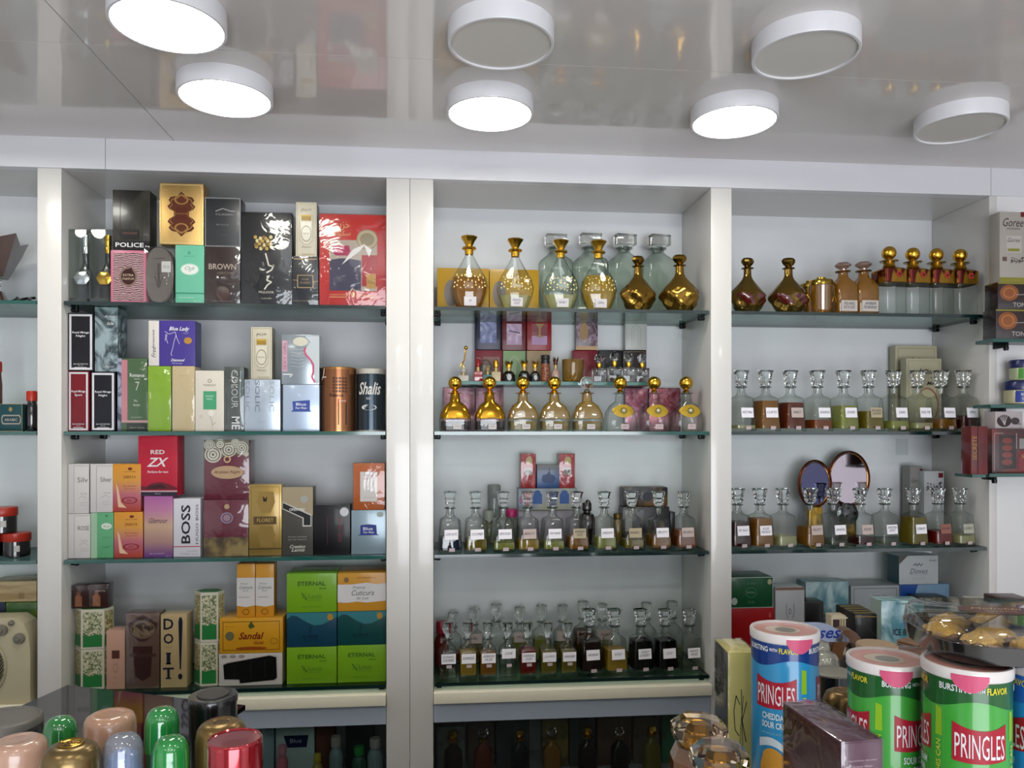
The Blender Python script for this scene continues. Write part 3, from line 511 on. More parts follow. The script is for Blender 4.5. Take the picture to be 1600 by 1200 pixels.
# ------------------------------------------------------------------ lowest shelf of boxes
FLOR = pattern('5F7048', 'DDD6B4', 95, 'noise', .44, .56, dist=2); FLOR2 = pattern('7E7440', 'DAD0A0', 95, 'noise', .44, .56, dist=2)
def hexbox(label, x0, x1, yt, zb, rz=.0, Y=2.035):
    X0, X1 = wx(x0, Y), wx(x1, Y); R = (X1-X0)/2; h = wz((x0+x1)/2, yt, Y)-zb; r = thing('hexagonal_box', label, 'perfume box', ((X0+X1)/2, Y+R*.7, zb), rz, 'green floral six-sided boxes')
    pts = [(-R, 0), (-R*.38+.0, -R*.72), (R*.75, -R*.62), (R, 0), (R*.5, R*.7), (-R*.6, R*.7)]; n = 6; c = mat('DED9C4', .45)
    v = [(x, y, 0) for x, y in pts]+[(x, y, h) for x, y in pts]
    MB().add(v, [(i, (i+1) % n, n+(i+1) % n, n+i) for i in range(n)]+[tuple(range(n))[::-1], tuple(range(n, 2*n))], c).obj('carton', r, 0)
    D = MB()
    for i in range(n):
        (xa, ya), (xb, yb) = pts[i], pts[(i+1) % n]; nx, ny = (yb-ya), -(xb-xa); L = math.hypot(nx, ny); nx, ny = nx/L*.0005, ny/L*.0005
        def Q(u, z, k=1): return (xa+(xb-xa)*u+nx*k, ya+(yb-ya)*u+ny*k, z*h)
        D.add([Q(.08, .05), Q(.92, .05), Q(.92, .94), Q(.08, .94)], [(0, 1, 2, 3)], FLOR if i % 2 else FLOR2)
        D.add([Q(.08, .05, 2), Q(.92, .05, 2), Q(.92, .34, 2), Q(.7, .37, 2), Q(.4, .33, 2), Q(.08, .36, 2)], [(0, 1, 2, 3, 4, 5)], mat('1F7A38', .4))
    D.add([(x*.85, y*.85, h+.0005) for x, y in pts], [tuple(range(n))], mat('2C7A40', .4))
    D.obj('printed_design', r, 0); return zb+h+.0012
a = hexbox('lower green and cream floral six-sided box beside the narrow pillar', 108, 169, 1015, S4); a = hexbox('upper green and cream floral six-sided box, brown sample boxes on it', 108, 169, 953, a)
for i, (x0, x1, yt, lb) in enumerate([(110, 138, 915, 'small glossy brown box with a printed copper bottle, nearest the narrow pillar'), (139, 168, 913, 'small glossy brown box with a printed copper bottle and white word')]):
    BX('perfume_box', lb, 'perfume box', x0, x1, yt, a, '3A150E', [('r', .2, .08, .62, .5, 'A86A48'), ('r', .3, .5, .52, .72, '8A5238'), ('e', .4, .5, .2, .08, 'A86A48')]+([('t', 'Charming', .62, .72, .5, .08, 'E8D8CC')] if i else []), d=.035, Y=2.05, wrap=True)
BX('perfume_box', 'slim peach-pink box with a tiny dark square window', 'perfume box', 166, 195, 985, S4, 'CDA08A', [('r', .3, .52, .72, .66, '5A3026'), ('o', .5, .36, .13, .08, .2, 'B07E6A'), ('t', 'MUSK', .5, .2, .2, .02, 'B07E6A'), ('t', 'EDP 50 ml', .5, .1, .34, .015, 'B07E6A')], d=.045)
BX('perfume_box', 'brown box printed with a dark crown-stoppered urn, in clear wrap', 'perfume box', 197, 249, 958, S4, '6E5448', [('p', [(.04, .86), (.5, .98), (.96, .86), (.85, .72), (.6, .62), (.4, .62), (.12, .72)], '4A3028'), ('e', .5, .78, .38, .12, '7E6850'), ('e', .5, .78, .34, .1, pattern('3A241C', '8A7458', 70, 'noise', .45, .55)), ('p', [(.2, .56), (.8, .56), (.74, .16), (.5, .1), (.28, .16)], '3E1D18'), ('r', .1, .42, .9, .46, '4A3028')], d=.045, wrap=True)
BX('perfume_box', 'kraft box with big black serif letters and exclamation mark', 'perfume box', 251, 292, 960, S4, 'BCA578', [('t', 'D', .3, .87, .38, .15, '161A2C', 'b'), ('t', 'O', .3, .67, .38, .14, '161A2C', 'b'), ('t', 'PARFUM', .3, .55, .3, .015, '8A7A58'), ('t', 'I', .3, .4, .14, .15, '161A2C', 'b'), ('r', .2, .46, .4, .48, '161A2C'), ('r', .2, .32, .4, .34, '161A2C'), ('t', 'T', .3, .2, .42, .15, '161A2C', 'b'), ('r', .2, .12, .4, .14, '161A2C'), ('p', [(.68, .9), (.72, .96), (.8, .96), (.84, .9), (.78, .25), (.73, .25)], '161A2C'), ('e', .75, .15, .08, .04, '161A2C')], d=.05)
a = hexbox('lower green floral six-sided box beside the kraft box', 299, 345, 1004, S4); hexbox('upper green floral six-sided box with green lid, beside the orange carton', 299, 346, 926, a)
a = BX('soap_carton', 'white carton with a large slanted black window, at the bottom beside green cartons', 'soap carton', 342, 441, 1021, S4, 'CFC8C2', [('p', [(.06, .68), (.12, .74), (.8, .95), (.92, .9), (.93, .2), (.88, .12), (.32, .04), (.3, .16), (.08, .18)], 'B8B0A8'), ('p', [(.07, .66), (.13, .71), (.8, .92), (.905, .86), (.915, .22), (.87, .15), (.335, .07), (.32, .19), (.085, .21)], '060607'), ('p', [(.095, .62), (.14, .67), (.8, .86), (.88, .82), (.89, .25), (.85, .2), (.36, .12), (.34, .22), (.1, .25)], '0E0E0E'), ('r', .24, .2, .25, .7, '2E2C28'), ('r', .5, .2, .51, .8, '2E2C28'), ('r', .72, .25, .73, .8, '2E2C28'), ('e', .08, .92, .05, .05, '9A948C'), ('e', .22, .92, .05, .05, '9A948C'), ('e', .36, .92, .05, .05, '9A948C')], d=.1, side='CFC090')
a2 = BX('soap_carton', 'orange-yellow carton with dark red italic name and brown splash', 'soap carton', 343, 442, 966, a, 'D69A1E', [('b', .05, .008, '6A4A14'), ('e', .16, .5, .07, .13, '6E6A4A'), ('t', 'Sandal', .5, .5, .4, .2, '7A1A10', 'bi'), ('t', 'Gold', .62, .3, .16, .1, '9A3A18', 'bi'), ('e', .5, .14, .25, .05, '9A4A14'), ('p', [(.45, .78), (.5, .92), (.53, .82), (.56, .76), (.48, .7)], '4A5A20'), ('o', .86, .34, .06, .09, .2, 'A87414'), ('t', 'Ayurvedic', .16, .78, .16, .04, 'A87414', 'i')], d=.1)
for i, (x0, x1, lb) in enumerate([(370, 398.5, 'white and orange powder box standing on the orange-yellow carton, nearer the floral box'), (399.5, 428, 'white and orange powder box on the orange-yellow carton, nearer the green cartons')]):
    BX('powder_box', lb, 'powder box', x0, x1, 881, a2, 'DA962A', [('r', 0, .22, 1, .74, 'E2DCDA'), ('p', [(0, .22), (.5, .19), (1, .22), (1, .24), (0, .24)], 'E2DCDA'), ('t', 'France', .4, .63, .4, .03, '4A4640', 'i'), ('t', 'Cuticura', .5, .56, .7, .06, '4A4640', 'i'), ('t', 'de Lux', .5, .5, .3, .03, '4A4640', 'i'), ('r', .1, .37, .7, .38, '8A8680'), ('b', .35, .0, 'DA962A'), ('o', .5, .1, .2, .06, .3, 'A86A14')], d=.04, Y=2.04)
def eternal(label, x0, x1, yt, zb):
    return BX('soap_carton', label, 'soap carton', x0, x1, yt, zb, '7CAE1E', [('t', 'ETERNAL', .5, .74, .56, .11, '3F6A1C', 'b'), ('t', 'love', .72, .62, .14, .07, '3F6A1C', 'i'), ('t', 'X-Louis', .5, .42, .4, .13, '52802A'), ('l', [(.3, .5), (.4, .32)], .02, '2A4A18'), ('t', 'FOR WOMEN', .56, .31, .26, .035, '52802A'), ('t', 'PERFUMED SOAP', .5, .14, .38, .03, '52802A')], d=.1)
def teal(label, x0, x1, yt, zb, c):
    return BX('soap_carton', label, 'soap carton', x0, x1, yt, zb, c, [('p', [(0, 1), (0, .82), (.1, .92), (.2, .9), (.4, .72), (.55, .62), (.7, .64), (.85, .74), (1, .85), (1, 1)], '3A7E86'), ('e', .87, .86, .06, .1, 'B98A34'), ('t', 'AL FAKHR', .47, .3, .32, .1, '0E2A36', 'b'), ('t', 'PARFUM SOAP', .48, .2, .26, .04, '0E2A36'), ('l', [(.46, .4), (.48, .55), (.5, .6)], .02, '0E2A36')], d=.1)
a = eternal('lime green soap carton, lowest beside the white windowed carton', 448, 526, 1011, S4); a = teal('dark blue wave-printed soap carton between two lime ones', 448, 526, 957, a, '15435A'); eternal('lime green soap carton on top of the dark blue one', 448, 526, 896, a)
a = eternal('lime green soap carton, lowest against the wide pillar', 527.5, 603, 1008, S4); a = teal('dark teal wave-printed soap carton against the wide pillar', 527.5, 603, 955, a, '124848')
BX('powder_box', 'wide yellow and white carton with grey script, topmost against the wide pillar', 'soap carton', 527.5, 603, 895, a, 'D4962E', [('p', [(0, .24), (.2, .22), (.4, .25), (.6, .22), (1, .26), (1, .72), (.8, .7), (.6, .74), (.3, .7), (0, .7)], 'E0DCDC'), ('t', 'France', .44, .62, .26, .07, '55504C', 'i'), ('t', 'Cuticura', .52, .48, .46, .14, '55504C', 'i'), ('t', 'de Lux', .52, .34, .26, .07, '55504C', 'i'), ('e', .18, .82, .05, .07, '8A6A4A'), ('t', 'NEW FRAGRANCE', .6, .87, .4, .035, '7A5A1E')], d=.1)
# ------------------------------------------------------------------ decanters
def liq(c, dark=0):
    return sheer(c, c, .35 if not dark else .75, c, refl=.35, base=.05)
LQ = {'clear': sheer('EEF0E2', 'B9BBA0', refl=.4), 'pale': liq('D2CE9C'), 'green': liq('B9BC62'), 'olive': liq('9C8A2A'), 'yellow': liq('C9A83A'), 'amber': liq('B27A22'), 'orange': liq('A85A1C'),
      'brick': liq('8A3A18'), 'red': liq('6E1710', 1), 'wine': liq('3A0E0C', 1), 'brown': liq('1E0E0A', 1), 'black': liq('050507', 1), 'navy': liq('101C34', 1)}
def prof(st, z):
    for a, b in zip(st, st[1:]):
        if a[2] <= z <= b[2]:
            t = (z-a[2])/((b[2]-a[2]) or 1); return [a[i]+(b[i]-a[i])*t for i in range(4)]
    return st[-1]
def fill(st, z0, z1, k=.9, ky=None):
    """the part of a hollow between two heights"""
    zs = [z0]+[s[2] for s in st if z0 < s[2] < z1]+[z1]; out = []
    for z in zs:
        p = prof(st, z); out.append((p[0]*k, p[1]*(ky or k), z, p[3]))
    return out
def scale(st, H): return [(a*H, b*H, z*H, p) for a, b, z, p in st]
def paper(r, y, z0, z1, x0, x1, tilt, text, m=PAPER, name='paper_label', bulge=0, col=None):
    """small card stuck on the front; tilt leans it with the glass"""
    mb = MB(); t = math.tan(tilt)
    def Q(x, z, o=0): return (x, y+(z-z0)*t-o+bulge*(x*x), z)
    n = 6; xs = [x0+(x1-x0)*i/n for i in range(n+1)]; v = []
    for x in xs: v += [Q(x, z0), Q(x, z1)]
    v2 = [(a, b-.0007, c) for a, b, c in v]; f = []
    for i in range(n): a = 2*i; f += [(a, a+2, a+3, a+1)]
    k = len(v); f2 = [tuple(q+k for q in ff) for ff in f]+[(0, k, k+1, 1), (2*n, 2*n+1, k+2*n+1, k+2*n)]
    mb.add(v+v2, f+f2, m); o = mb.obj(name, r, 0)
    if text:
        T = MB(); lines = text.split('\n')
        for i, s in enumerate(lines):
            vv, ff = tmesh(s, 'i'); hh = (z1-z0)*.26; w_ = (x1-x0)*min(.82, .12*len(s)+.1); zc = (z0+z1)/2+(len(lines)/2-.5-i)*hh*1.3+(z1-z0)*.04
            T.add([Q((x0+x1)/2+(a-.5)*w_, zc+(b-.5)*hh, .0011) for a, b in vv], ff, mat(col, .6) if col else INK)
        T.obj('lettering', o, 0)
STK = mat('D9C2C4', .7)
TAPER = [(.175, .175, 0, 9), (.187, .187, .02, 9), (.187, .187, .10, 9), (.183, .183, .15, 9), (.158, .158, .52, 9), (.148, .148, .545, 8), (.085, .085, .585, 3), (.066, .066, .63, 2), (.064, .064, .72, 2)]
STRAIGHT = [(.15, .15, 0, 9), (.16, .16, .015, 9), (.16, .16, .47, 9), (.145, .145, .53, 4), (.09, .09, .58, 2.4), (.06, .06, .62, 2), (.06, .06, .69, 2)]
def root_at(name, label, px, Y, zb, rz, group, cat='perfume decanter'):
    return thing(name, label, cat, (wx(px, Y), Y, zb), rz, group)
def decanter(label, px, yt, zb, level, colr, text, kind='taper', rz=.2, Y=2.055, group=None, stopper='flare', sticker=True, pc=None, pz=0):
    H = wz(px, yt, Y)-zb; r = root_at('crystal_decanter', label, px, Y, zb, rz, group); st = TAPER if kind == 'taper' else STRAIGHT
    if kind == 'taper': MB().add(*loft(scale(st, H), 32), CLEAR).obj('bottle', r)
    else: MB().add(*loft(scale(st, H), 28), CLEAR).obj('bottle', r)
    zl0 = .05 if kind == 'taper' else .06
    if level > 0: MB().add(*loft(scale(fill(st, zl0, min(level, .56), .93), H), 32), LQ[colr]).obj('perfume', r)
    zt = st[-1][2]; n = st[-1][0]
    MB().add(*lathe([((n+.004)*H, (zt-.008)*H), ((n+.03)*H, (zt)*H), ((n+.032)*H, (zt+.014)*H), ((n+.005)*H, (zt+.024)*H)], 24), sheer('C6CCC6', '5E675F', refl=.7)).obj('neck_ring', r)
    b = MB(); z0 = zt+.024
    if stopper == 'flare': b.add(*loft([(.03*H, .03*H, (z0-.12)*H, 2), (.042*H, .042*H, (z0)*H, 2), (.062*H, .062*H, (z0+.02)*H, 5), (.078*H, .078*H, (z0+.07)*H, 8), (.066*H, .066*H, (z0+.085)*H, 8), (.085*H, .085*H, (z0+.14)*H, 8), (.075*H, .075*H, (z0+.155)*H, 8), (.102*H, .102*H, (1.0)*H, 8), (.06*H, .06*H, .985*H, 6)], 16), CRYST)
    elif stopper == 'cup': b.add(*loft([(.028*H, .028*H, (z0-.12)*H, 2), (.036*H, .036*H, z0*H, 2), (.05*H, .05*H, (z0+.02)*H, 2), (.085*H, .085*H, (z0+.1)*H, 2), (.1*H, .1*H, (z0+.19)*H, 2), (.098*H, .098*H, .985*H, 2), (.08*H, .08*H, 1.0*H, 2)], 12), CRYST)
    else: b.add(*ball(.085*H, (0, 0, .905*H), 14, 8)); b.add(*lathe([(.03*H, (z0-.1)*H), (.03*H, .84*H)], 10), CRYST)
    b.obj('stopper', r, 12)
    if text is not None:
        if kind == 'taper': y = -prof(st, .22)[1]*H-.0012; paper(r, y, .225*H, .385*H, -.112*H, .112*H, .105, text, pc or PAPER)
        else: y = -.16*H-.0012; paper(r, y, (.26+pz)*H, (.44+pz)*H, -.13*H, .13*H, 0, text, pc or PAPER)
    if sticker: paper(r, -(.187 if kind == 'taper' else .16)*H-.0022, (.03 if kind == 'taper' else .205)*H, (.085 if kind == 'taper' else .26)*H, -.04*H, .055*H, 0, None, STK, 'price_sticker')
    return r
ORD = ['first', 'second', 'third', 'fourth', 'fifth', 'sixth', 'seventh', 'eighth', 'ninth', 'tenth', 'eleventh', 'twelfth']
PINKP = mat('DCC8C0', .7); BEIP = mat('CDBE9C', .7)
def drow(items, zb, yt, where, group, **kw):
    for i, (px, lv, c, adj, tx, *more) in enumerate(items):
        k = dict(kw)
        if more: k.update(more[0])
        y = k.pop('yt', yt)
        decanter('%s crystal decanter from the narrow pillar %s, %s' % (ORD[i], where, adj) if k.get('np') else '%s square decanter from the %s, %s' % (ORD[i], where, adj), px, y, zb, lv, c, tx, group=group, **k)
B, P_ = dict(pc=BEIP), dict(pc=PINKP)
drow([(1158, .10, 'pale', 'nearly empty', 'MUST TRNG'), (1196, .50, 'amber', 'half full of amber', 'CURTIS'), (1235, .47, 'brick', 'half full of brick red', 'FANCY', P_), (1277, .19, 'orange', 'low orange liquid', 'KASHKHA'), (1318, .42, 'green', 'pale green liquid', 'DUNES'),
      (1357, .33, 'olive', 'beige card', 'BVLGARI\nJASMIN', B), (1396, .17, 'green', 'faint card', 'SABA'), (1433, .14, 'pale', 'before the cream box', 'KISS ME'), (1470, .20, 'amber', 'low golden liquid', 'PASSION'), (1505, .26, 'wine', 'dark wine liquid', 'OPEN')],
     S2, 579, 'narrow pillar on the second shelf', 'square crystal decanters on the second shelf', rz=.2)
drow([(1152, .45, 'wine', 'dark wine red', 'MY WAY'), (1187, .50, 'amber', 'half full of brown', 'ROSE\nMUKHALAT'), (1223, .20, 'pale', 'without a paper card', None), (1266, .35, 'amber', 'pink card', 'FRUITY', P_), (1302, .12, 'clear', 'before the small mirror', 'SANDAL'),
      (1344, .17, 'wine', 'shallow dark liquid', 'ROUGE', P_), (1382, .10, 'clear', 'beside the large mirror', 'AMAZONIA\nMYST'), (1427, .50, 'olive', 'yellow-green', 'ETERNITY'), (1465, .26, 'red', 'red liquid', 'POISON', dict(pc=mat('A87060', .7))), (1500, .18, 'pale', 'at the end panel', 'LOVELY', dict(pc=mat('C8C6B4', .7)))],
     S3, 763, 'narrow pillar on the third shelf', 'square crystal decanters on the third shelf beside the end panel', rz=.2)
drow([(703, .25, 'navy', 'navy liquid', 'LOVE NOTE'), (743, .22, 'olive', 'yellow-green', 'CUCUMBER'), (786, .16, 'green', 'before a pink cap', 'EMOTION'), (824, .20, 'yellow', 'pinkish card', 'BEAUTY', P_), (863, .17, 'green', 'before blue boxes', 'POP WAVE'), (901, .24, 'amber', 'beside the dark figurine bottle', 'ARABIAN\nOUD', B),
      (944, .23, 'green', 'bright green-yellow', 'DREAMS'), (987, .18, 'olive', 'before the black case', 'WHISKY', B), (1029, .22, 'amber', 'white card, amber', 'FRUITY'), (1068, .34, 'orange', 'orange-red liquid', 'BULBUL', P_)],
     S3, 768, 'wide pillar on the third shelf', 'square crystal decanters on the third shelf of the middle unit', rz=.12)
G4 = 'narrow decanters along the lowest shelf'
for i, (px, lv, c, adj, tx) in enumerate([(700, .12, 'clear', 'colourless', 'DUNHILL\nDESIRE'), (731, .48, 'yellow', 'yellow', 'EXPRESS'), (762, .45, 'amber', 'gold-brown', 'AMERICAN\nMUSK'), (793, .25, 'clear', 'clear liquid', 'LOVE'), (824, .5, 'red', 'deep red', 'SANDAL\nOUD'), (856, .45, 'olive', 'olive', 'J.LOPEZ'), (887, .45, 'olive', 'olive, beside a dark brown one', 'MARYAM')]):
    decanter('%s cup-stoppered decanter from the wide pillar, lowest shelf, %s' % (ORD[i], adj), px, 972, S4, lv, c, tx, 'straight', .06, 2.055, G4, 'cup', pz=.1 if i == 3 else .02)
for i, (px, lv, c, adj, tx) in enumerate([(921, .5, 'brown', 'dark brown liquid', 'ARABIAN'), (960, .36, 'yellow', 'yellow liquid', 'WOLF'), (1001, .5, 'black', 'black liquid, plain card', 'HUGO\nCHERRY'), (1039, .5, 'black', 'black liquid, stained card', 'OUD'), (1077, .12, 'clear', 'colourless liquid', 'WHITE\nMUSK')]):
    decanter('%s flared-stopper decanter on the lowest shelf, %s' % (ORD[i], adj), px, 952, S4, lv, c, tx, 'taper', .15, 2.07, G4)
for i, (px, yt, lv, c) in enumerate([(708, 956, .2, 'red'), (741, 950, .3, 'olive'), (776, 943, 0, 'clear'), (812, 948, .4, 'green'), (846, 945, .4, 'green'), (879, 945, .3, 'olive'), (911, 939, .5, 'brick'), (941, 943, .3, 'pale'), (1010, 941, .2, 'black'), (1050, 939, .2, 'pale')]):
    decanter('%s clear round-stoppered bottle in the back row of the lowest shelf' % ORD[i], px, yt, S4, lv, c, ['ROSE', 'AL', 'JAZZ', 'MUSK'][i % 4] if i in (1, 3, 5, 7) else None, 'straight', .05, 2.185, 'round-stoppered bottles in the back row', 'cup', False, pz=.12, pc=PINKP)
def smallround(name, label, px, yt, zb, Y, Rpx, body, cap, capr=.6, capz=.75, cat='perfume bottle', group=None, n=20, parts=()):
    """round bottle: foot, shoulder, neck and a cap"""
    H = wz(px, yt, Y)-zb; R = Rpx/FPX*dep(px, Y); r = root_at(name, label, px, Y, zb, 0, group, cat)
    MB().add(*lathe([(R*.9, 0), (R, .03*H), (R, (capz-.18)*H), (R*.8, (capz-.08)*H), (R*capr*.8, (capz-.04)*H), (R*capr*.8, capz*H)], n), body).obj('bottle', r)
    MB().add(*lathe([(R*capr, capz*H), (R*capr*1.03, (capz+.02)*H), (R*capr*1.03, .97*H), (R*capr*.9, H)], n), cap).obj('cap', r); return r, H, R
smallround('perfume_bottle', 'bottle with a raspberry red cap peeking out at the wide pillar, lowest shelf', 690, 970, S4, 2.16, 11, LQ['red'], mat('A3152F', .35), .75, .72)

# teardrop decanters with flared gold stoppers
def teardrop(label, px, yt, lv, c, tx):
    Y = 2.06; H = wz(px, yt, Y)-S1; r = root_at('teardrop_decanter', label, px, Y, S1, .05, 'teardrop decanters on the top shelf')
    st = [(.15, .10, 0, 2.2), (.17, .11, .02, 2.2), (.245, .15, .2, 2.2), (.268, .155, .31, 2.2), (.235, .14, .43, 2.2), (.125, .09, .62, 2.1), (.062, .062, .73, 2), (.055, .055, .76, 2)]
    MB().add(*loft(scale(st, H), 12, PI/12), CLEAR).obj('bottle', r, 20)
    MB().add(*loft(scale(fill(st, .03, lv, .92), H), 12, PI/12), LQ[c]).obj('perfume', r, 20)
    MB().add(*lathe([(.058*H, .755*H), (.06*H, .8*H), (.062*H, .82*H), (.095*H, .83*H), (.1*H, .84*H), (.092*H, .853*H), (.05*H, .86*H)], 24), GOLD).obj('neck_ring', r)
    MB().add(*loft([(.045*H, .045*H, .86*H), (.05*H, .05*H, .875*H), (.085*H, .085*H, .94*H), (.118*H, .118*H, .985*H), (.112*H, .112*H, 1.0*H), (.09*H, .09*H, .99*H)], 8, PI/8), GOLD).obj('stopper', r, 12)
    b = MB()
    for i in range(30):            # raised gilt sprays on the glass
        a = -PI/2+((i % 10)-4.5)*.2; z = (.3+.07*(i//10)+.02*math.sin(i*2.3)); q = prof(st, z); x, y = q[0]*math.cos(a)*H, q[1]*math.sin(a)*H
        b.add(*loft([(.006*H, .004*H, z*H-.010*H), (.014*H, .007*H, z*H), (.006*H, .004*H, z*H+.012*H)], 6, i, True, (x, y)), mat('D8C27A', .2, .9))
    b.obj('gilt_relief', r)
    paper(r, -.112*H-.004, .04*H, .16*H, -.08*H, .085*H, -.1, tx, mat('E4DEE0', .7))
for a in [('teardrop decanter with gold stopper nearest the wide pillar, half full of orange-gold liquid', 733, 370, .44, 'amber', 'M'), ('second teardrop decanter from the wide pillar, before the yellow boxes', 805, 374, .2, 'pale', 'WHITE\nOUD'),
          ('third teardrop decanter from the wide pillar, before a clear square decanter', 876, 376, .22, 'pale', 'MUSKY'), ('fourth teardrop decanter from the wide pillar, half full of yellow liquid', 935, 377, .5, 'yellow', 'OPAL')]: teardrop(*a)
def clearrect(label, px, yt, rz):
    Y = 2.185; H = wz(px, yt, Y)-S1; r = root_at('ribbed_decanter', label, px, Y, S1, rz, 'tall clear decanters behind the teardrop ones')
    st = [(.185, .16, 0, 8), (.195, .17, .02, 8), (.195, .17, .62, 8), (.19, .16, .68, 5), (.09, .09, .77, 2.2), (.07, .07, .80, 2), (.07, .07, .84, 2)]
    v, f = loft(scale(st, H), 64); v = [(x*(1+.02*math.cos(16*math.atan2(y, x))), y*(1+.02*math.cos(16*math.atan2(y, x))), z) for x, y, z in v]
    g = sheer('E6ECE6', '8A948C', refl=.5); MB().add(v, f, g).obj('bottle', r, 60)
    MB().add(*lathe([(.075*H, .83*H), (.1*H, .838*H), (.1*H, .848*H), (.06*H, .855*H)], 24), sheer('D0D6D2', '5E675F', refl=.7)).obj('neck_ring', r)
    b = MB(); b.add(*lathe([(.05*H, .8*H), (.055*H, .87*H)], 12), CRYST); b.add(*box_vf(-.125*H, .125*H, -.1*H, .1*H, .875*H, H, .008*H), CRYST); b.obj('stopper', r)
for a in [('tall clear ribbed decanter behind the third teardrop decanter', 868, 368, .05), ('tall clear ribbed decanter behind the fourth teardrop decanter', 922, 367, .05), ('tall clear ribbed decanter behind the swirled gold decanter, slightly turned', 975, 368, .16), ('tall clear ribbed decanter nearest the side panel, slightly turned', 1028, 369, .16)]: clearrect(*a)
YB1 = 'C79A22'
for i, (x0, x1, lb) in enumerate([(683, 764, 'yellow box with a round grey hole behind the first teardrop decanter'), (765, 842, 'yellow box behind the second teardrop decanter')]):
    BX('perfume_box', lb, 'perfume box', x0, x1, 419+2*i, S1, YB1, [('e', .27 if i == 0 else .2, .45, .14, .29, '8A8078')], Y=2.13, d=.06)
def swirl(label, px, yt, zb, Y=2.06, c='A07C34', lqc=None, rz=0):
    H = wz(px, yt, Y)-zb; r = root_at('swirled_decanter', label, px, Y, zb, rz, 'swirled gold decanters')
    n = 40; st = []
    pr = [(.17, 0), (.2, .02), (.27, .12), (.33, .26), (.345, .32), (.30, .40), (.25, .46), (.17, .54), (.1, .62), (.075, .68), (.07, .8)]
    v = []; f = []
    m = 26
    for k in range(m+1):
        z = .8*k/m
        for a, b in zip(pr, pr[1:]):
            if a[1] <= z <= b[1]+1e-9: rr = a[0]+(b[0]-a[0])*(z-a[1])/(b[1]-a[1]); break
        amp = .075*max(0, math.sin(PI*min(1, z/.5)))
        for i in range(n):
            t = 2*PI*i/n; q = rr*(1+amp*math.cos(5*t+z*16)+amp*.5*math.cos(9*t-z*30)); v.append((q*math.cos(t)*H, q*.75*math.sin(t)*H, z*H))
    for k in range(m):
        for i in range(n): j = (i+1) % n; f.append((k*n+i, k*n+j, (k+1)*n+j, (k+1)*n+i))
    f.append(list(range(n))[::-1]); f.append([m*n+i for i in range(n)])
    MB().add(v, f, mat(c, .16, .9)).obj('bottle', r, 80)
    if lqc:
        b = MB(); n2 = 18
        vv = [(q[0]*1.012, q[1]*1.012, q[2]) for q in v]; ff = [g for g in f[:-2] if .13*H < vv[g[0]][2] < .33*H and vv[g[0]][1] < -.05*H and (math.sin(vv[g[0]][0]/H*20+vv[g[0]][2]/H*22) > -.2)]
        b.add(vv, ff, mat('5A140C', .12, coat=1)); b.obj('wine_glass_band', r, 80)
    MB().add(*lathe([(.07*H, .795*H), (.105*H, .805*H), (.11*H, .815*H), (.07*H, .825*H), (.05*H, .85*H)], 24), mat(c, .14, 1)).obj('neck_ring', r)
    MB().add(*loft([(.05*H, .04*H, .845*H), (.09*H, .06*H, .87*H), (.125*H, .085*H, .92*H), (.125*H, .085*H, .955*H), (.09*H, .065*H, .99*H), (.04*H, .03*H, H)], 10), mat(c, .12, 1)).obj('stopper', r, 25)
swirl('swirled gold decanter with a round stopper beside the fourth teardrop decanter', 997, 400, S1, rz=.5); swirl('swirled gold decanter nearest the side panel of the middle unit', 1062, 398, S1)
swirl('swirled gold decanter with wine-red band, nearest the narrow pillar', 1168, 403, S1, c='8F7236', lqc=1, rz=.3); swirl('swirled gold decanter with wine-red band, beside the gold cups', 1232, 403, S1, c='8F7236', lqc=1)

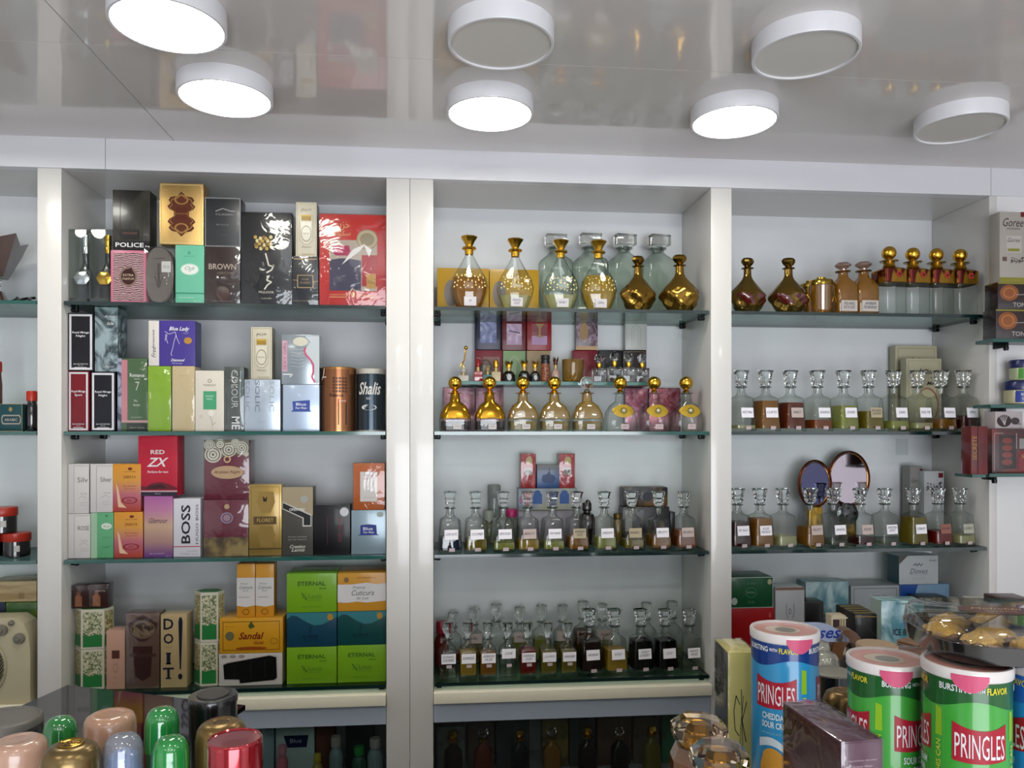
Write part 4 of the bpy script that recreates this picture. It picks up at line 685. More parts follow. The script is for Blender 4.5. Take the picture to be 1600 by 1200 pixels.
# dome decanters, second shelf
def dome(label, px, yt, kind, Y=2.06):
    H = wz(px, yt, Y)-S2; r = root_at('dome_decanter', label, px, Y, S2, .1, 'dome decanters with ball stoppers')
    st = [(.25, .19, 0, 6), (.275, .2, .02, 6), (.28, .2, .22, 5), (.262, .19, .34, 4), (.2, .16, .46, 3), (.1, .1, .54, 2), (.083, .083, .68, 2)]
    sp = [s for s in st]
    if kind == 'clear':
        MB().add(*loft(scale(st, H), 36), CLEAR).obj('bottle', r)
        d = MB()
        pts = [(-.21, .36), (-.12, .45), (0, .485), (.12, .45), (.21, .36), (.12, .28), (0, .25), (-.12, .28)]
        v = [(x*H, -(prof(st, z)[1]*(1-(abs(x)/(prof(st, z)[0]+.02))**3.2)**.3)*H-.001 if abs(x) < prof(st, z)[0]+.02 else 0, z*H) for x, z in pts]
        grid = []; nn = 12
        for i in range(nn+1):
            x = -.2+.4*i/nn; hw = .115*(1-(x/.21)**2)**.7
            for j in range(5):
                z = .365+hw*(j/2-1); q = prof(st, z); y = -q[1]*(max(0, 1-min(1, abs(x)/q[0])**q[3]))**(1/q[3]); grid.append((x*H, y*H-.001, z*H))
        d.add(grid, [(i*5+j, (i+1)*5+j, (i+1)*5+j+1, i*5+j+1) for i in range(nn) for j in range(4)], mat('C9A62E', .3, .3)); yel = d.obj('gold_leaf_panel', r, 80)
        d = MB()
        for k in range(8):
            a = k*PI/4; cx, cz = .055*math.cos(a)*H, (.37+.05*math.sin(a))*H
            d.add([(cx+.022*H*math.cos(a), -.205*H, cz+.022*H*math.sin(a)), (cx-.011*H*math.sin(a), -.205*H, cz+.011*H*math.cos(a)), (cx-.022*H*math.cos(a), -.2052*H, cz-.022*H*math.sin(a)), (cx+.011*H*math.sin(a), -.205*H, cz-.011*H*math.cos(a))], [(0, 1, 2, 3)], mat('1F4A38', .4))
        d.obj('leaf_print', r, 0)
        MB().add(*ball(.03*H, (0, -.2*H, .37*H), 12, 8), mat('E4E6D6', .3)).obj('flower', r)
    else:
        lo = fill(st, 0.0, .235, 1.0); up = fill(st, .235, .68, 1.0)
        MB().add(*loft(scale(lo, H), 36), CLEAR).obj('glass_foot', r)
        if kind == 'gold': MB().add(*loft(scale(up, H), 36), mat('C08E24', .12, .85)).obj('gilded_shoulder', r)
        else: MB().add(*loft(scale(up, H), 36), sheer('E0CF8A', 'A07820', .35, 'B08A2A', refl=.8, base=.25)).obj('gilded_shoulder', r)
        b = MB()
        for i in range(22):
            x = -.25+.5*i/21; q = prof(st, .24); y = -q[1]*(max(0, 1-min(1, abs(x)/q[0])**q[3]))**(1/q[3]); b.add(*ball(.011*H, (x*H, y*H-.001, (.235-.03*(x/.25)**2)*H), 6, 4), mat('E2CD86', .25, .8))
        b.obj('beaded_trim', r)
        MB().add(*loft(scale(fill(st, .03, .18, .9), H), 36), sheer('8A8078' if kind == 'gold' else 'DCC890', '4A3A2A', .4, '3A3034' if kind == 'gold' else 'A08A50')).obj('perfume', r)
    gm = CLEAR if kind == 'clear' else GOLD
    MB().add(*lathe([(.083*H, .675*H), (.13*H, .685*H), (.135*H, .695*H), (.08*H, .705*H), (.05*H, .72*H)], 28), gm).obj('neck_ring', r)
    b = MB(); sm = CRYST if kind == 'amber' else GOLD
    b.add(*lathe([(.045*H, .70*H), (.06*H, .73*H), (.035*H, .755*H), (.04*H, .77*H)], 20), sm); b.add(*ball(.122*H, (0, 0, .878*H), 28, 18), sm); b.obj('stopper', r)
    paper(r, -.2*H-.002, .04*H, .13*H, -.06*H, .09*H, 0, '15.0', STK if kind == 'clear' else mat('DDD6D4', .7), 'price_sticker')
for i, (px, k, ad) in enumerate([(711, 'gold', 'solid gold shoulder'), (765, 'gold', 'solid gold shoulder, pinkish card behind'), (817, 'lace', 'lacy gold shoulder'), (866, 'lace', 'lacy gold shoulder'), (917, 'amber', 'crystal ball stopper'), (969, 'clear', 'yellow petal panel'), (1022, 'clear', 'yellow petal panel'), (1072, 'clear', 'yellow petal panel, at the side panel')]):
    dome('%s dome decanter from the wide pillar, %s' % (ORD[i], ad), px, 588, k)
for x0, x1, yt, lb, c in [(692, 742, 597, 'mauve crinkled foil packet behind the first dome decanters', 'B07C8A'), (743, 787, 597, 'mauve crinkled foil packet under the red miniature bottle', 'A87888'), (977, 1012, 598, 'dark pink crinkled foil packet under the crystal miniatures', '96465C'), (1014, 1064, 598, 'dark red crinkled foil packet behind the last dome decanters', '8E3040')]:
    BX('foil_packet', lb, 'foil packet', x0, x1, yt+8, S2, pattern(c, 'C8A0B0', 30, 'noise', .45, .75, rough=.2, metal=.4, dist=2), [('t', '15.0', .7, .7, .2, .1, 'E8DCE0')] if x0 == 692 else [], Y=2.225, d=.02, b=.003)

# boxes standing at the back of the raised shelf
g = 'boxes at the back of the raised shelf'
YI = 2.215
def ibox(lb, x0, x1, yt, zb, c, dec=(), **k): return BX('gift_box', lb, 'gift box', x0, x1, yt, zb, c, dec, Y=YI, d=.025, group=None, **k)
a1 = ibox('crimson box behind the red and teal miniatures', 742, 785, 547, SI, '8A1F30', [('r', .3, .2, .9, .8, '9C6A64')]); a2 = ibox('pale green box with an arch outline behind the black miniatures', 786, 821, 548, SI, '9DBB88', [('l', [(.2, .2), (.2, .6), (.5, .85), (.8, .6), (.8, .2)], .04, 'C8CDA8')]); a3 = ibox('tan box behind the black miniatures', 823, 860, 548, SI, 'BFA27C', [('l', [(.2, .2), (.2, .6), (.5, .85), (.8, .6), (.8, .2)], .03, 'D4BE9C')])
ibox('navy velvet box with a foil window', 742, 783, 494, a1, '0C1238', [('r', .2, .2, .82, .82, pattern('4A5A9A', 'AEB6DC', 25, 'noise', .4, .65, dist=2))], b=.003)
ibox('dark red velvet box with a mauve foil window', 784, 822, 498, a2, '6E0C18', [('r', .2, .18, .82, .84, pattern('B890B4', 'E0C4DC', 25, 'noise', .4, .65, dist=2)), ('l', [(.3, .62), (.75, .55)], .05, '5A4060')], b=.003)
ibox('bright red velvet box with a gold-stoppered bottle in its window', 823, 862, 498, a3, '9C0E18', [('r', .2, .18, .82, .84, '8A2430'), ('r', .2, .18, .82, .46, 'C49AC4'), ('p', [(.35, .84), (.7, .84), (.56, .7), (.56, .5), (.68, .42), (.36, .42), (.48, .5), (.48, .7)], 'A8884A')], b=.003)
a4 = ibox('crimson box with rounded top behind the crystal miniatures', 895, 934, 547, SI, '8C1028', b=.004)
ibox('peach-banded box with a mauve ornament', 900, 934, 489, a4, pattern('4A1828', 'A888A0', 30, 'noise', .45, .6, dist=2), [('r', 0, .84, 1, 1, 'D8AE80'), ('r', 0, 0, 1, .1, 'D8AE80'), ('r', 0, .88, 1, .9, '6A3A2A'), ('e', .36, .5, .2, .25, 'B08858'), ('l', [(.25, .78), (.75, .78), (.95, .5), (.75, .2), (.25, .2), (.05, .5), (.25, .78)], .025, 'B8A0B0')])
a5 = ibox('black box behind the middle crystal miniatures', 936, 972, 547, SI, '101014'); a6 = ibox('dark maroon box with a gold line behind the last crystal miniatures', 973, 1010, 547, SI, '28101A', [('b', .06, .02, '8A7450')])
ibox('ivory box with an embossed arched niche', 977, 1011, 499, a6, 'C9CBC6', [('b', .06, .015, 'B2B4B0'), ('l', [(.3, .1), (.3, .7), (.5, .85), (.7, .7), (.7, .1)], .02, 'ACAEA8'), ('l', [(.4, .1), (.4, .65), (.5, .72), (.6, .65), (.6, .1)], .015, 'B4B6B0')])
# miniatures on the raised shelf
Ym = 2.15
def mini(label, px, yt, Rpx, body, cap, kind='crown', group='miniature bottles on the raised shelf'):
    H = wz(px, yt, Ym)-SI; R = Rpx/FPX*dep(px, Ym); r = root_at('miniature_bottle', label, px, Ym, SI, 0, None, 'miniature bottle')
    if kind == 'crown':
        MB().add(*lathe([(R*.8, 0), (R, .04*H), (R, .3*H), (R*.75, .45*H), (R*.35, .52*H)], 18), body).obj('bottle', r)
        MB().add(*lathe([(R*.38, .5*H), (R*.38, .68*H)], 14), mat('D9B978', .3, .4)).obj('collar', r)
        b = MB(); b.add(*lathe([(R*.5, .67*H), (R*.45, .75*H), (R*.6, .85*H)], 10), cap)
        for i in range(5):
            a = 2*PI*i/5+.3; b.add([(R*.6*math.cos(a-.5), R*.6*math.sin(a-.5), .84*H), (R*.6*math.cos(a+.5), R*.6*math.sin(a+.5), .84*H), (R*.8*math.cos(a), R*.8*math.sin(a), H), (R*.4*math.cos(a), R*.4*math.sin(a), .84*H)], [(0, 1, 2), (1, 3, 2), (3, 0, 2), (0, 3, 1)], cap)
        b.obj('cap', r)
        D = MB(); D.add([(R*.35*math.cos(t*PI/6), -R-.0006, .2*H+R*.5*math.sin(t*PI/6)) for t in range(12)], [list(range(12))], mat('C8C8C8', .4)); D.obj('printed_design', r, 0)
    elif kind == 'box':
        MB().add(*box_vf(-R, R, -R*.8, R*.8, 0, .45*H, .001), body).obj('bottle', r)
        MB().add(*lathe([(R*.4, .45*H), (R*.4, .65*H)], 14), mat('D9B978', .3, .4)).obj('collar', r)
        MB().add(*lathe([(R*.55, .65*H), (R*.7, .75*H), (R*.5, .95*H), (R*.2, H)], 10), cap).obj('cap', r)
    elif kind == 'crystal':
        MB().add(*box_vf(-R, R, -R*.8, R*.8, 0, .5*H, .0015), CRYST).obj('bottle', r)
        MB().add(*lathe([(R*.36, .5*H), (R*.42, .52*H), (R*.42, .68*H), (R*.3, .7*H)], 14), GOLD).obj('collar', r)
        MB().add(*ball(R*.75, (0, 0, .68*H+R*.75), 10, 6, (.32*H)/(1.5*R)), CRYST).obj('stopper', r, 10)
    return r, H, R
r, H, R = mini('pale miniature with a gold dancing figurine on its cap', 724, 575, 8, mat('D8CFC0', .3), mat('D8CFC0', .3), 'box')
fig = wz(724, 540, Ym)-SI
b = MB(); b.add(*tube_vf([(0, 0, H*.95), (.002, 0, H+.006), (-.003, 0, H+.014), (.003, 0, H+.022), (.006, 0, fig-.008)], .0022, 8), GOLD); b.add(*ball(.0055, (.007, 0, fig-.006), 12, 8), GOLD); b.add(*tube_vf([(-.002, 0, H+.016), (-.009, 0, H+.006), (-.012, 0, H-.002)], .0013, 6), GOLD); b.obj('figurine', r)
mini('red faceted miniature with beige collar', 747, 561, 7, mat('A81A20', .15, coat=1), mat('A81A20', .2), 'box'); mini('miniature with teal label and wooden cap', 762, 572, 6, mat('3A8488', .3), mat('B08A5A', .4), 'box')
mini('cream miniature with a gold crown cap', 775, 562, 7, mat('D3BF93', .3), GOLD, 'box'); mini('round black miniature with gold crown cap and white emblem', 795, 563, 10, BLACK, GOLD); mini('black miniature with gold crown cap behind the third dome decanter', 819, 562, 9, BLACK, GOLD); mini('black miniature with gold crown cap beside the orange lattice tube', 836, 563, 8, mat('14141C', .2, coat=1), GOLD)
r = root_at('perfume_tube', 'orange lattice tube with black ribbed cap among the miniatures', 852, Ym, SI, 0, None, 'perfume tube'); H = wz(852, 555, Ym)-SI; R = 7/FPX*dep(852, Ym)
MB().add(*lathe([(R, 0), (R, .68*H)], 20), pattern('D88A5A', '7A3418', 120, 'cell', .02, .08)).obj('tube_body', r); MB().add(*lathe([(R, .68*H), (R*1.02, .7*H), (R*.9, .84*H), (R, .86*H), (R, .98*H), (R*.9, H)], 20), BLACK).obj('cap', r)
mini('pink glass miniature with bronze crown cap', 868, 557, 7, mat('C9A294', .2, coat=.5), mat('6A3A28', .3, .5))
r = root_at('gold_glass_cup', 'small amber-gold glass cup between the bronze-capped and crystal miniatures', 895, Ym, SI, 0, None, 'glass cup'); H = wz(895, 562, Ym)-SI; R = 17/FPX*dep(895, Ym)
MB().add(*loft([(R*.85, R*.7, 0), (R*.95, R*.8, .1*H), (R, R*.85, .9*H), (R, R*.85, H), (R*.94, R*.8, H), (R*.9, R*.75, .12*H)], 28), sheer('C8AC68', '7A5A1E', .3, 'A8843A', refl=.7)).obj('cup_body', r)
b = MB()
for i in range(16):
    t = 2*PI*i/16; b.add(*ball(.0022, (R*.95*math.cos(t), R*.8*math.sin(t), .08*H), 6, 4), GOLD)
b.obj('beaded_trim', r)
b = MB(); [b.add(*box_vf(x*R-.004, x*R+.004, -.004, .004, .1*H, (.45+.1*k)*H, .001), mat(c, .3, .3)) for k, (x, c) in enumerate([(-.3, '6A5A1E'), (.1, '7A2A18'), (.45, '8A6A20')])]; b.obj('sample_vials', r)
for px, yt, lb in [(936, 554, 'crystal miniature with round stopper nearest the gold cup'), (960, 549, 'crystal miniature with pointed stopper'), (982, 551, 'crystal miniature with large ball stopper'), (1003, 553, 'crystal miniature with ball stopper at the end of the raised shelf')]: mini(lb, px, yt, 10, CRYST, CRYST, 'crystal')
r = thing('gift_bag', 'small clear gift bag with green ribbon loop behind the red miniature', 'gift bag', (wx(760, 2.18), 2.18, SI)); D = MB()
D.add(*box_vf(-.016, .016, -.004, .004, 0, .05, .002), sheer('E0E4E0', 'A0A8A0', .25, 'C0BAB0')); D.obj('bag', r)
D = MB(); D.add(*tube_vf([(-.012, -.006, .03), (-.012, -.006, .055), (-.006, -.006, .064), (.004, -.006, .063), (.012, -.006, .052), (.013, -.006, .035)], .0016, 6), mat('1E4A34', .5)); D.add(*tube_vf([(-.012, -.006, .048), (-.026, -.02, .035), (-.034, -.028, .01), (-.034, -.028, -.02)], .0016, 6), mat('1E5A40', .5)); D.obj('ribbon', r)

# third shelf of the middle unit, things behind the decanters
YT = 2.2
a = BX('tissue_box', 'carton with blue bottles printed along it, under the red and ship boxes', 'carton', 810, 902, 763, BX('carton', 'plain mauve-grey carton behind the pinkish card decanters', 'carton', 810, 902, 798, S3, '9A929C', Y=YT-.01, d=.052), pattern('8E9CB0', 'C8C8B0', 8, 'noise', .4, .6), [('r', .24, .3, .4, .75, '2A62B0'), ('e', .32, .78, .06, .14, '2A62B0'), ('r', .7, .3, .86, .75, '2A62B0'), ('e', .78, .78, .06, .14, '2A62B0'), ('t', '6', .04, .5, .05, .4, 'B83A8A', 'b'), ('r', 0, .0, 1, .04, '6A6A50')], Y=YT-.01, d=.052)
for x0, x1, lb in [(814, 837, 'red wrapped box with yellow seal, nearer the wide pillar'), (874, 898, 'red wrapped box with yellow seal, beside the blue ship box')]:
    BX('perfume_box', lb, 'perfume box', x0, x1, 709, a, 'C02A30', [('e', .55, .8, .22, .12, 'C8A84A'), ('r', .25, .38, .8, .6, 'A8948C'), ('t', '14', .52, .49, .3, .1, '3A3034')], Y=YT-.01, d=.04, wrap=True)
BX('perfume_box', 'blue box with a drawn sailing ship between two red boxes', 'perfume box', 839, 874, 726, a, gradient(['2E5A9A', '6A86B0', '8A8074'], 0, .07), [('p', [(.2, .35), (.3, .22), (.7, .22), (.85, .4), (.75, .55), (.6, .6), (.55, .75), (.45, .6), (.25, .55)], '1E3F74'), ('l', [(.55, .85), (.55, .6)], .03, '14284A')], Y=YT-.01, d=.04)
smallround('body_mist_bottle', 'clear bottle with a rounded clear overcap behind the second and third decanters', 772, 757, S3, 2.2, 12, sheer('C8D0CC', '7A8480', .2, '9AA49A'), sheer('D6DAD8', '8A908C', .15, 'A8AAA8'), .85, .45)
smallround('body_mist_bottle', 'bottle with a bright pink cap behind the third decanter', 799, 795, S3, 2.17, 11, sheer('C8CCC4', '7A8480', .2, 'B0A89A'), mat('C2186A', .35), .8, .78)
smallround('body_mist_bottle', 'bottle with a pale grey-green cap beside the rounded overcap', 764, 797, S3, 2.19, 10, sheer('B8BCA0', '6A6E50', .3, '8A8E6A'), mat('A9AEA0', .4), .85, .7)
r, H, R = smallround('figurine_bottle', 'dark maroon figure-shaped bottle between two decanters', 917, 785, S3, 2.17, 13, mat('1C0A0E', .2, coat=1), mat('1C0A0E', .2, coat=1), .55, .8)
MB().add(*ball(.008, (.003, 0, H), 12, 8), mat('2A1014', .2, coat=1)).obj('head', r)
a = BX('tin_case', 'black case with printed gold and cream ornaments, lower one behind the decanters', 'case', 973, 1046, 792, S3, pattern('17131A', '8A7448', 18, 'noise', .5, .62), [('r', .05, .3, .2, .9, 'B8B4B0')], Y=2.19, d=.052)
BX('tin_case', 'black rounded case with brown ornament standing on another', 'case', 974, 1044, 761, a, pattern('15120F', '7A5A28', 20, 'noise', .48, .6), [('e', .55, .5, .12, .24, '1A1C30'), ('e', .85, .55, .06, .2, '8A7A50')], Y=2.19, d=.052, b=.006)
smallround('amber_bottle', 'tall amber-brown flask behind the seventh decanter', 965, 802, S3, 2.17, 8, mat('8A6A20', .2, coat=1), mat('6A5014', .3, .5), .8, .8)
BX('carton', 'plain black carton behind the last decanters of the middle unit', 'carton', 1047, 1055, 800, S3, '16161C', Y=2.19, d=.05)

# top shelf beside the end panel
def cup(label, px, yt, Y, w_, rz=0):
    H = wz(px, yt, Y)-S1; R = w_/FPX*dep(px, Y); r = root_at('gold_handled_cup', label, px, Y, S1, rz, 'amber cups with gold handles', 'glass cup')
    g = sheer('C8A050', '7A5010', .4, '9A6A1E', refl=.8, base=.12)
    MB().add(*lathe([(R*.3, 0), (R*.62, .03*H), (R*.72, .12*H), (R*.75, .75*H), (R*.78, .78*H), (R*.76, .8*H)], 28), g).obj('cup_body', r)
    MB().add(*lathe([(R*.77, .78*H), (R*.8, .79*H), (R*.8, .9*H), (R*.76, .92*H), (R*.3, .94*H), (R*.3, H), (R*.1, H)], 28), mat('C8A84A', .14, 1)).obj('gold_rim', r)
    for s in (-1, 1):
        MB().add(*tube_vf([(s*R*.72, 0, .86*H), (s*R*.95, 0, .9*H), (s*R*1.0, 0, .8*H), (s*R*.98, 0, .5*H), (s*R*.8, 0, .35*H), (s*R*.72, 0, .4*H)], R*.06, 8), mat('C09030', .15, 1)).obj('handle', r)
cup('amber glass cup with gold rim and handles, in front', 1283, 434, 2.05, 22); cup('amber glass cup with gold rim, partly hidden behind the front cup', 1264, 439, 2.17, 16)
def sq(label, px, yt):
    Y = 2.06; H = wz(px, yt, Y)-S1; r = root_at('amber_decanter', label, px, Y, S1, .04, 'square amber decanters'); am = sheer('C89A50', '8A5A18', .45, '9A6C22', refl=.6, base=.07)
    st = [(.195, .195, 0, 8), (.205, .205, .02, 8), (.205, .205, .52, 8), (.18, .18, .6, 4), (.1, .1, .7, 2.2), (.085, .085, .76, 2), (.085, .085, .81, 2)]
    MB().add(*loft(scale(st, H), 32), am).obj('bottle', r); MB().add(*lathe([(.085*H, .8*H), (.14*H, .815*H), (.14*H, .83*H), (.08*H, .84*H)], 24), mat('7A4A1A', .2, .6)).obj('neck_ring', r)
    MB().add(*lathe([(.05*H, .8*H), (.06*H, .87*H), (.14*H, .92*H), (.15*H, .95*H), (.11*H, .985*H), (.02*H, H)], 12), sheer('D8C0B0', '8A6A5A', .25, 'A89080', refl=.8, base=.12)).obj('stopper', r, 25)
    paper(r, -.205*H-.0015, .05*H, .25*H, -.16*H, .16*H, 0, 'PEARL\nROUGE' if px < 1330 else 'AMBER\nMUBARAK', mat('D8CFC6', .7))
sq('square amber decanter with beige card beside the gold cups', 1317, 410); sq('square amber decanter with beige card beside the flower-banded decanters', 1349, 409)
def floral(label, px, yt):
    Y = 2.045; H = wz(px, yt, Y)-S1; r = root_at('flower_banded_decanter', label, px, Y, S1, .1, 'square decanters with gold band and red flower')
    st = [(.165, .165, 0, 8), (.175, .175, .02, 8), (.175, .175, .45, 8)]
    MB().add(*loft(scale(st, H), 32), CLEAR).obj('glass_foot', r)
    gb = pattern('B98A2A', '6A1E12', 9, 'noise', .5, .56, rough=.18, metal=.75, dist=3)
    MB().add(*loft(scale([(.175, .175, .45, 8), (.182, .182, .455, 8), (.182, .182, .64, 8), (.16, .16, .66, 5), (.1, .1, .69, 2.2), (.08, .08, .72, 2), (.075, .075, .77, 2)], H), 32), gb).obj('gilded_band', r)
    b = MB(); y = -.183*H
    for k in range(6):
        a = k*PI/3; cx, cz = .012*math.cos(a)*H+.03*H, (.565+.03*math.sin(a))*H; cx = (.03+.03*math.cos(a))*H
        b.add(*ball(.018*H, (cx, y, cz), 8, 5), mat('C0392E', .4))
    b.add(*ball(.016*H, (.03*H, y-.004, .565*H), 8, 5), mat('7A140E', .4)); b.obj('red_flower', r)
    MB().add(*lathe([(.075*H, .765*H), (.125*H, .775*H), (.13*H, .785*H), (.06*H, .795*H)], 28), mat('C0A458', .2, .9)).obj('neck_ring', r)
    b = MB(); b.add(*lathe([(.04*H, .79*H), (.05*H, .81*H), (.04*H, .82*H)], 16), GOLD); b.add(*ball(.1*H, (0, 0, .9*H), 28, 16), GOLD); b.obj('stopper', r)
for i, px in enumerate([1389, 1426, 1463, 1500]): floral('%s square decanter with gold floral band and ball stopper, counted from the amber decanters' % ORD[i], px, [385, 387, 388, 389][i])

# cream boxes, mirrors and wrapped soap behind the crystal decanters
def chic(label, x0, x1, yt, Y, hole):
    BX('perfume_box', label, 'perfume box', x0, x1, yt, S2, 'C9C2A4', [('b', .06, .012, 'A8A080'), ('t', 'Chic', .62, .82, .26, .07, '2E2A1E', 'bi'), ('t', 'for', .72, .74, .08, .025, '2E2A1E', 'i'), ('t', 'Me', .68, .66, .2, .05, '2E2A1E', 'bi'), ('l', [(.2, .7), (.32, .76), (.42, .86)], .025, '3A3424'), ('l', [(.22, .68), (.22, .6)], .03, '3A3424'), ('l', [(.3, .7), (.36, .64)], .03, '3A3424')]+([('e', .6, .36, .32, .24, 'A86A50'), ('e', .58, .35, .3, .23, 'CFC8A0')] if hole else []), Y=Y, d=.03)
chic('cream box with black sketch and script, against the back panel', 1399, 1464, 540, 2.205, 0); chic('cream box with an arched cut-out, in front of its larger twin', 1416, 1471, 560, 2.155, 1)
def mirror(label, px, py, rx, ry, Y, refl):
    X = wx(px, Y); z = wz(px, py, Y); s = dep(px, Y)/FPX; a, b_ = rx*s, ry*s; zb = S3; r = thing('compact_mirror', label, 'mirror', (X, Y, zb)); zc = z-zb
    v = []; f = []; n = 44; m = 8; rr = .0032
    for i in range(n):
        t = 2*PI*i/n
        for j in range(m):
            q = 2*PI*j/m; v.append(((a-rr+rr*math.cos(q))*math.cos(t), rr*1.4*math.sin(q), zc+(b_-rr+rr*math.cos(q))*math.sin(t)))
    for i in range(n):
        for j in range(m): f.append((i*m+j, ((i+1) % n)*m+j, ((i+1) % n)*m+(j+1) % m, i*m+(j+1) % m))
    MB().add(v, f, mat('7A3A22', .18, .8)).obj('frame', r)
    v2 = []; 
    for i in range(n):
        t = 2*PI*i/n
        for j in range(m):
            q = 2*PI*j/m; v2.append(((a-rr*2.6+rr*.5*math.cos(q))*math.cos(t), -.002+rr*.6*math.sin(q), zc+(b_-rr*2.6+rr*.5*math.cos(q))*math.sin(t)))
    MB().add(v2, f, mat('C89058', .15, .9)).obj('inner_rim', r)
    vv, ff = loft([(a-rr*2.4, b_-rr*2.4, 0), (a-rr*2.4, b_-rr*2.4, .003)], n); vv = [(x, z_-.001, y+zc) for x, y, z_ in vv]
    MB().add(vv, [q[::-1] for q in ff], refl).obj('mirror_glass', r, 20)
    MB().add(*box_vf(-.02, .02, -.008, .014, 0, max(.01, zc-b_+.004), .002), mat('B89038', .2, .9)).obj('stand_foot', r)
mirror('small oval copper-framed mirror leaning behind the fourth and fifth decanters', 1273, 756, 28, 38, 2.17, mat('4C4C66', .04, 1)); mirror('large oval copper-framed mirror behind the sixth decanter', 1326, 748, 35, 44, 2.19, mat('B0A6AE', .06, 1))
r = thing('compact_case', 'dark round compact with a bronze rim leaning below the large mirror', 'compact', (wx(1325, 2.15), 2.15, S3)); vv, ff = loft([(.031, .031, 0), (.033, .033, .004), (.033, .033, .01), (.029, .029, .012)], 36); vv = [(x, .012-z, y+.0335+.045) for x, y, z in vv]; MB().add(vv, [q[::-1] for q in ff], mat('0A0A10', .15, coat=1)).obj('lid', r); MB().add(*box_vf(-.02, .02, -.002, .02, 0, .05, .002), mat('8A6A30', .2, .9)).obj('stand_foot', r)
BX('soap_carton', 'grey side-turned soap carton beside the white one with Arabic name', 'soap carton', 1422, 1441, 728, S3, '9A9894', [('t', 'Goree', .5, .8, .8, .06, '5A5650', 'i'), ('r', .8, .88, 1, .96, '7A1A1E')], Y=2.19, d=.04)
BX('soap_carton', 'white soap carton with large black Arabic name and dark red tab', 'soap carton', 1443, 1475, 736, S3, 'CFD0D2', [('t', '\ufbf1\ufeaf\ufeee\ufb94'[::1], .5, .78, .8, .13, '2A2A30', 'b'), ('r', .72, .9, .95, .97, '7A1A1E'), ('l', [(.1, .66), (.9, .66)], .01, '7A7A7A')], Y=2.165, d=.04, rz=.05)
r = solid('wall_sticker', 0, 0, 0, 0, 0, 0, PAPER) if 0 else None
X0, X1 = wx(1400, 2.249), wx(1419, 2.249); z0, z1 = wz(1410, 711, 2.249), wz(1410, 686, 2.249)
tag(solid('paper_sticker', X0, X1, 2.2485, 2.2496, z0, z1, mat('DDE2E4', .6)), 'small white paper sticker on the back panel above the mirrors', 'sticker')

# ------------------------------------------------------------------ lowest shelf beside the end panel
a = BX('soap_carton', 'bright red carton under the dark green one', 'soap carton', 1139, 1210, 950, S4, 'A31518', [('t', '7', .5, .5, .06, .1, 'D8504A'), ('e', .9, .88, .03, .05, 'C8504A')], d=.1)
BX('soap_carton', 'dark green carton with white disc, on the red one', 'soap carton', 1139, 1208, 902, a, '17502E', [('b', .0, .012, 'C8CFC8'), ('t', 'AL WALI', .5, .8, .2, .08, '5A8A6A'), ('o', .5, .5, .13, .17, .08, '5A8A6A'), ('t', 'ROYAL', .5, .5, .18, .07, '8AAA92'), ('e', .12, .22, .07, .12, 'B4BCB4'), ('e', .92, .84, .05, .09, 'A8A888'), ('t', 'OUD', .5, .18, .16, .08, '5A8A6A')], d=.1)
BX('tall_carton', 'white carton with a grey laurel emblem beside the red one', 'carton', 1212, 1257, 918, S4, 'BDBFC3', [('l', [(.42, .62), (.36, .7), (.38, .8)], .02, '7A7A80'), ('l', [(.58, .62), (.64, .7), (.62, .8)], .02, '7A7A80'), ('t', 'D', .5, .71, .1, .07, '6A6A70'), ('t', 'PREMIUM', .5, .54, .4, .025, '8A8A90'), ('t', 'FOR MEN', .5, .48, .3, .02, '8A8A90'), ('r', 0, .97, 1, 1, '8A6A5A')], d=.07)
ICE = pattern('3E7E8C', 'B4D0D2', 7, 'noise', .38, .6, dist=2.5)
BX('soap_carton', 'blue watery-patterned carton at the back beside the white laurel carton', 'soap carton', 1259, 1326, 909, EYE-.59, ICE, [('t', 'ICE BERG', .6, .35, .5, .1, '10141C', 'b')], Y=2.12, d=.06)
tag(solid('carton_riser', wx(1259, 2.12), wx(1480, 2.12), 2.12, 2.22, S4+.0005, EYE-.5905, mat('4A4844', .5)), 'dark carton lying under the cartons at the back of the lowest shelf', 'carton')
BX('soap_carton', 'small black carton with white capitals before the watery-patterned one', 'soap carton', 1257, 1287, 940, S4, '14100E', [('t', 'OVEN', .4, .52, .5, .12, 'B8B0A4'), ('e', .8, .52, .1, .1, 'B0A07C'), ('b', .02, .03, '5A5044')], Y=2.06, d=.05)
BX('soap_carton', 'grey-white carton with black script, beside the watery-patterned one', 'soap carton', 1330, 1405, 915, EYE-.59, 'A9ADB0', [('b', .05, .01, '5A5E60'), ('t', 'Dove', .38, .42, .24, .2, '14161A', 'bi'), ('t', 'soap bar', .6, .8, .3, .06, '6A6E70')], Y=2.12, d=.09)
a = BX('soap_carton', 'blue and silver carton under the white bird-emblem carton', 'soap carton', 1407, 1483, 913, EYE-.59, '7FA0BE', [('p', [(0, 1), (.36, 1), (.15, .4), (0, .2)], '1F4FA0'), ('t', 'EAU', .84, .55, .12, .12, '2A4A7A', 'b')], Y=2.12, d=.08)
BX('soap_carton', 'white carton with small bird emblem and slate corner, topmost near the end panel', 'soap carton', 1405, 1466, 868, a, 'C9CCCE', [('p', [(0, 1), (.22, 1), (0, .7)], '5A5448'), ('t', 'Doves', .5, .46, .46, .18, '5A6470', 'i'), ('l', [(.36, .65), (.42, .72), (.46, .64), (.5, .73), (.55, .64), (.6, .72)], .018, '4A5460'), ('t', 'Beauty Cream Bar', .5, .33, .44, .04, '8A929A'), ('t', 'KINGS', .86, .82, .18, .06, '5A6470'), ('t', 'MOISTURE', .5, .2, .34, .05, 'B4BCC2')], Y=2.12, d=.06, side='2E5A66')
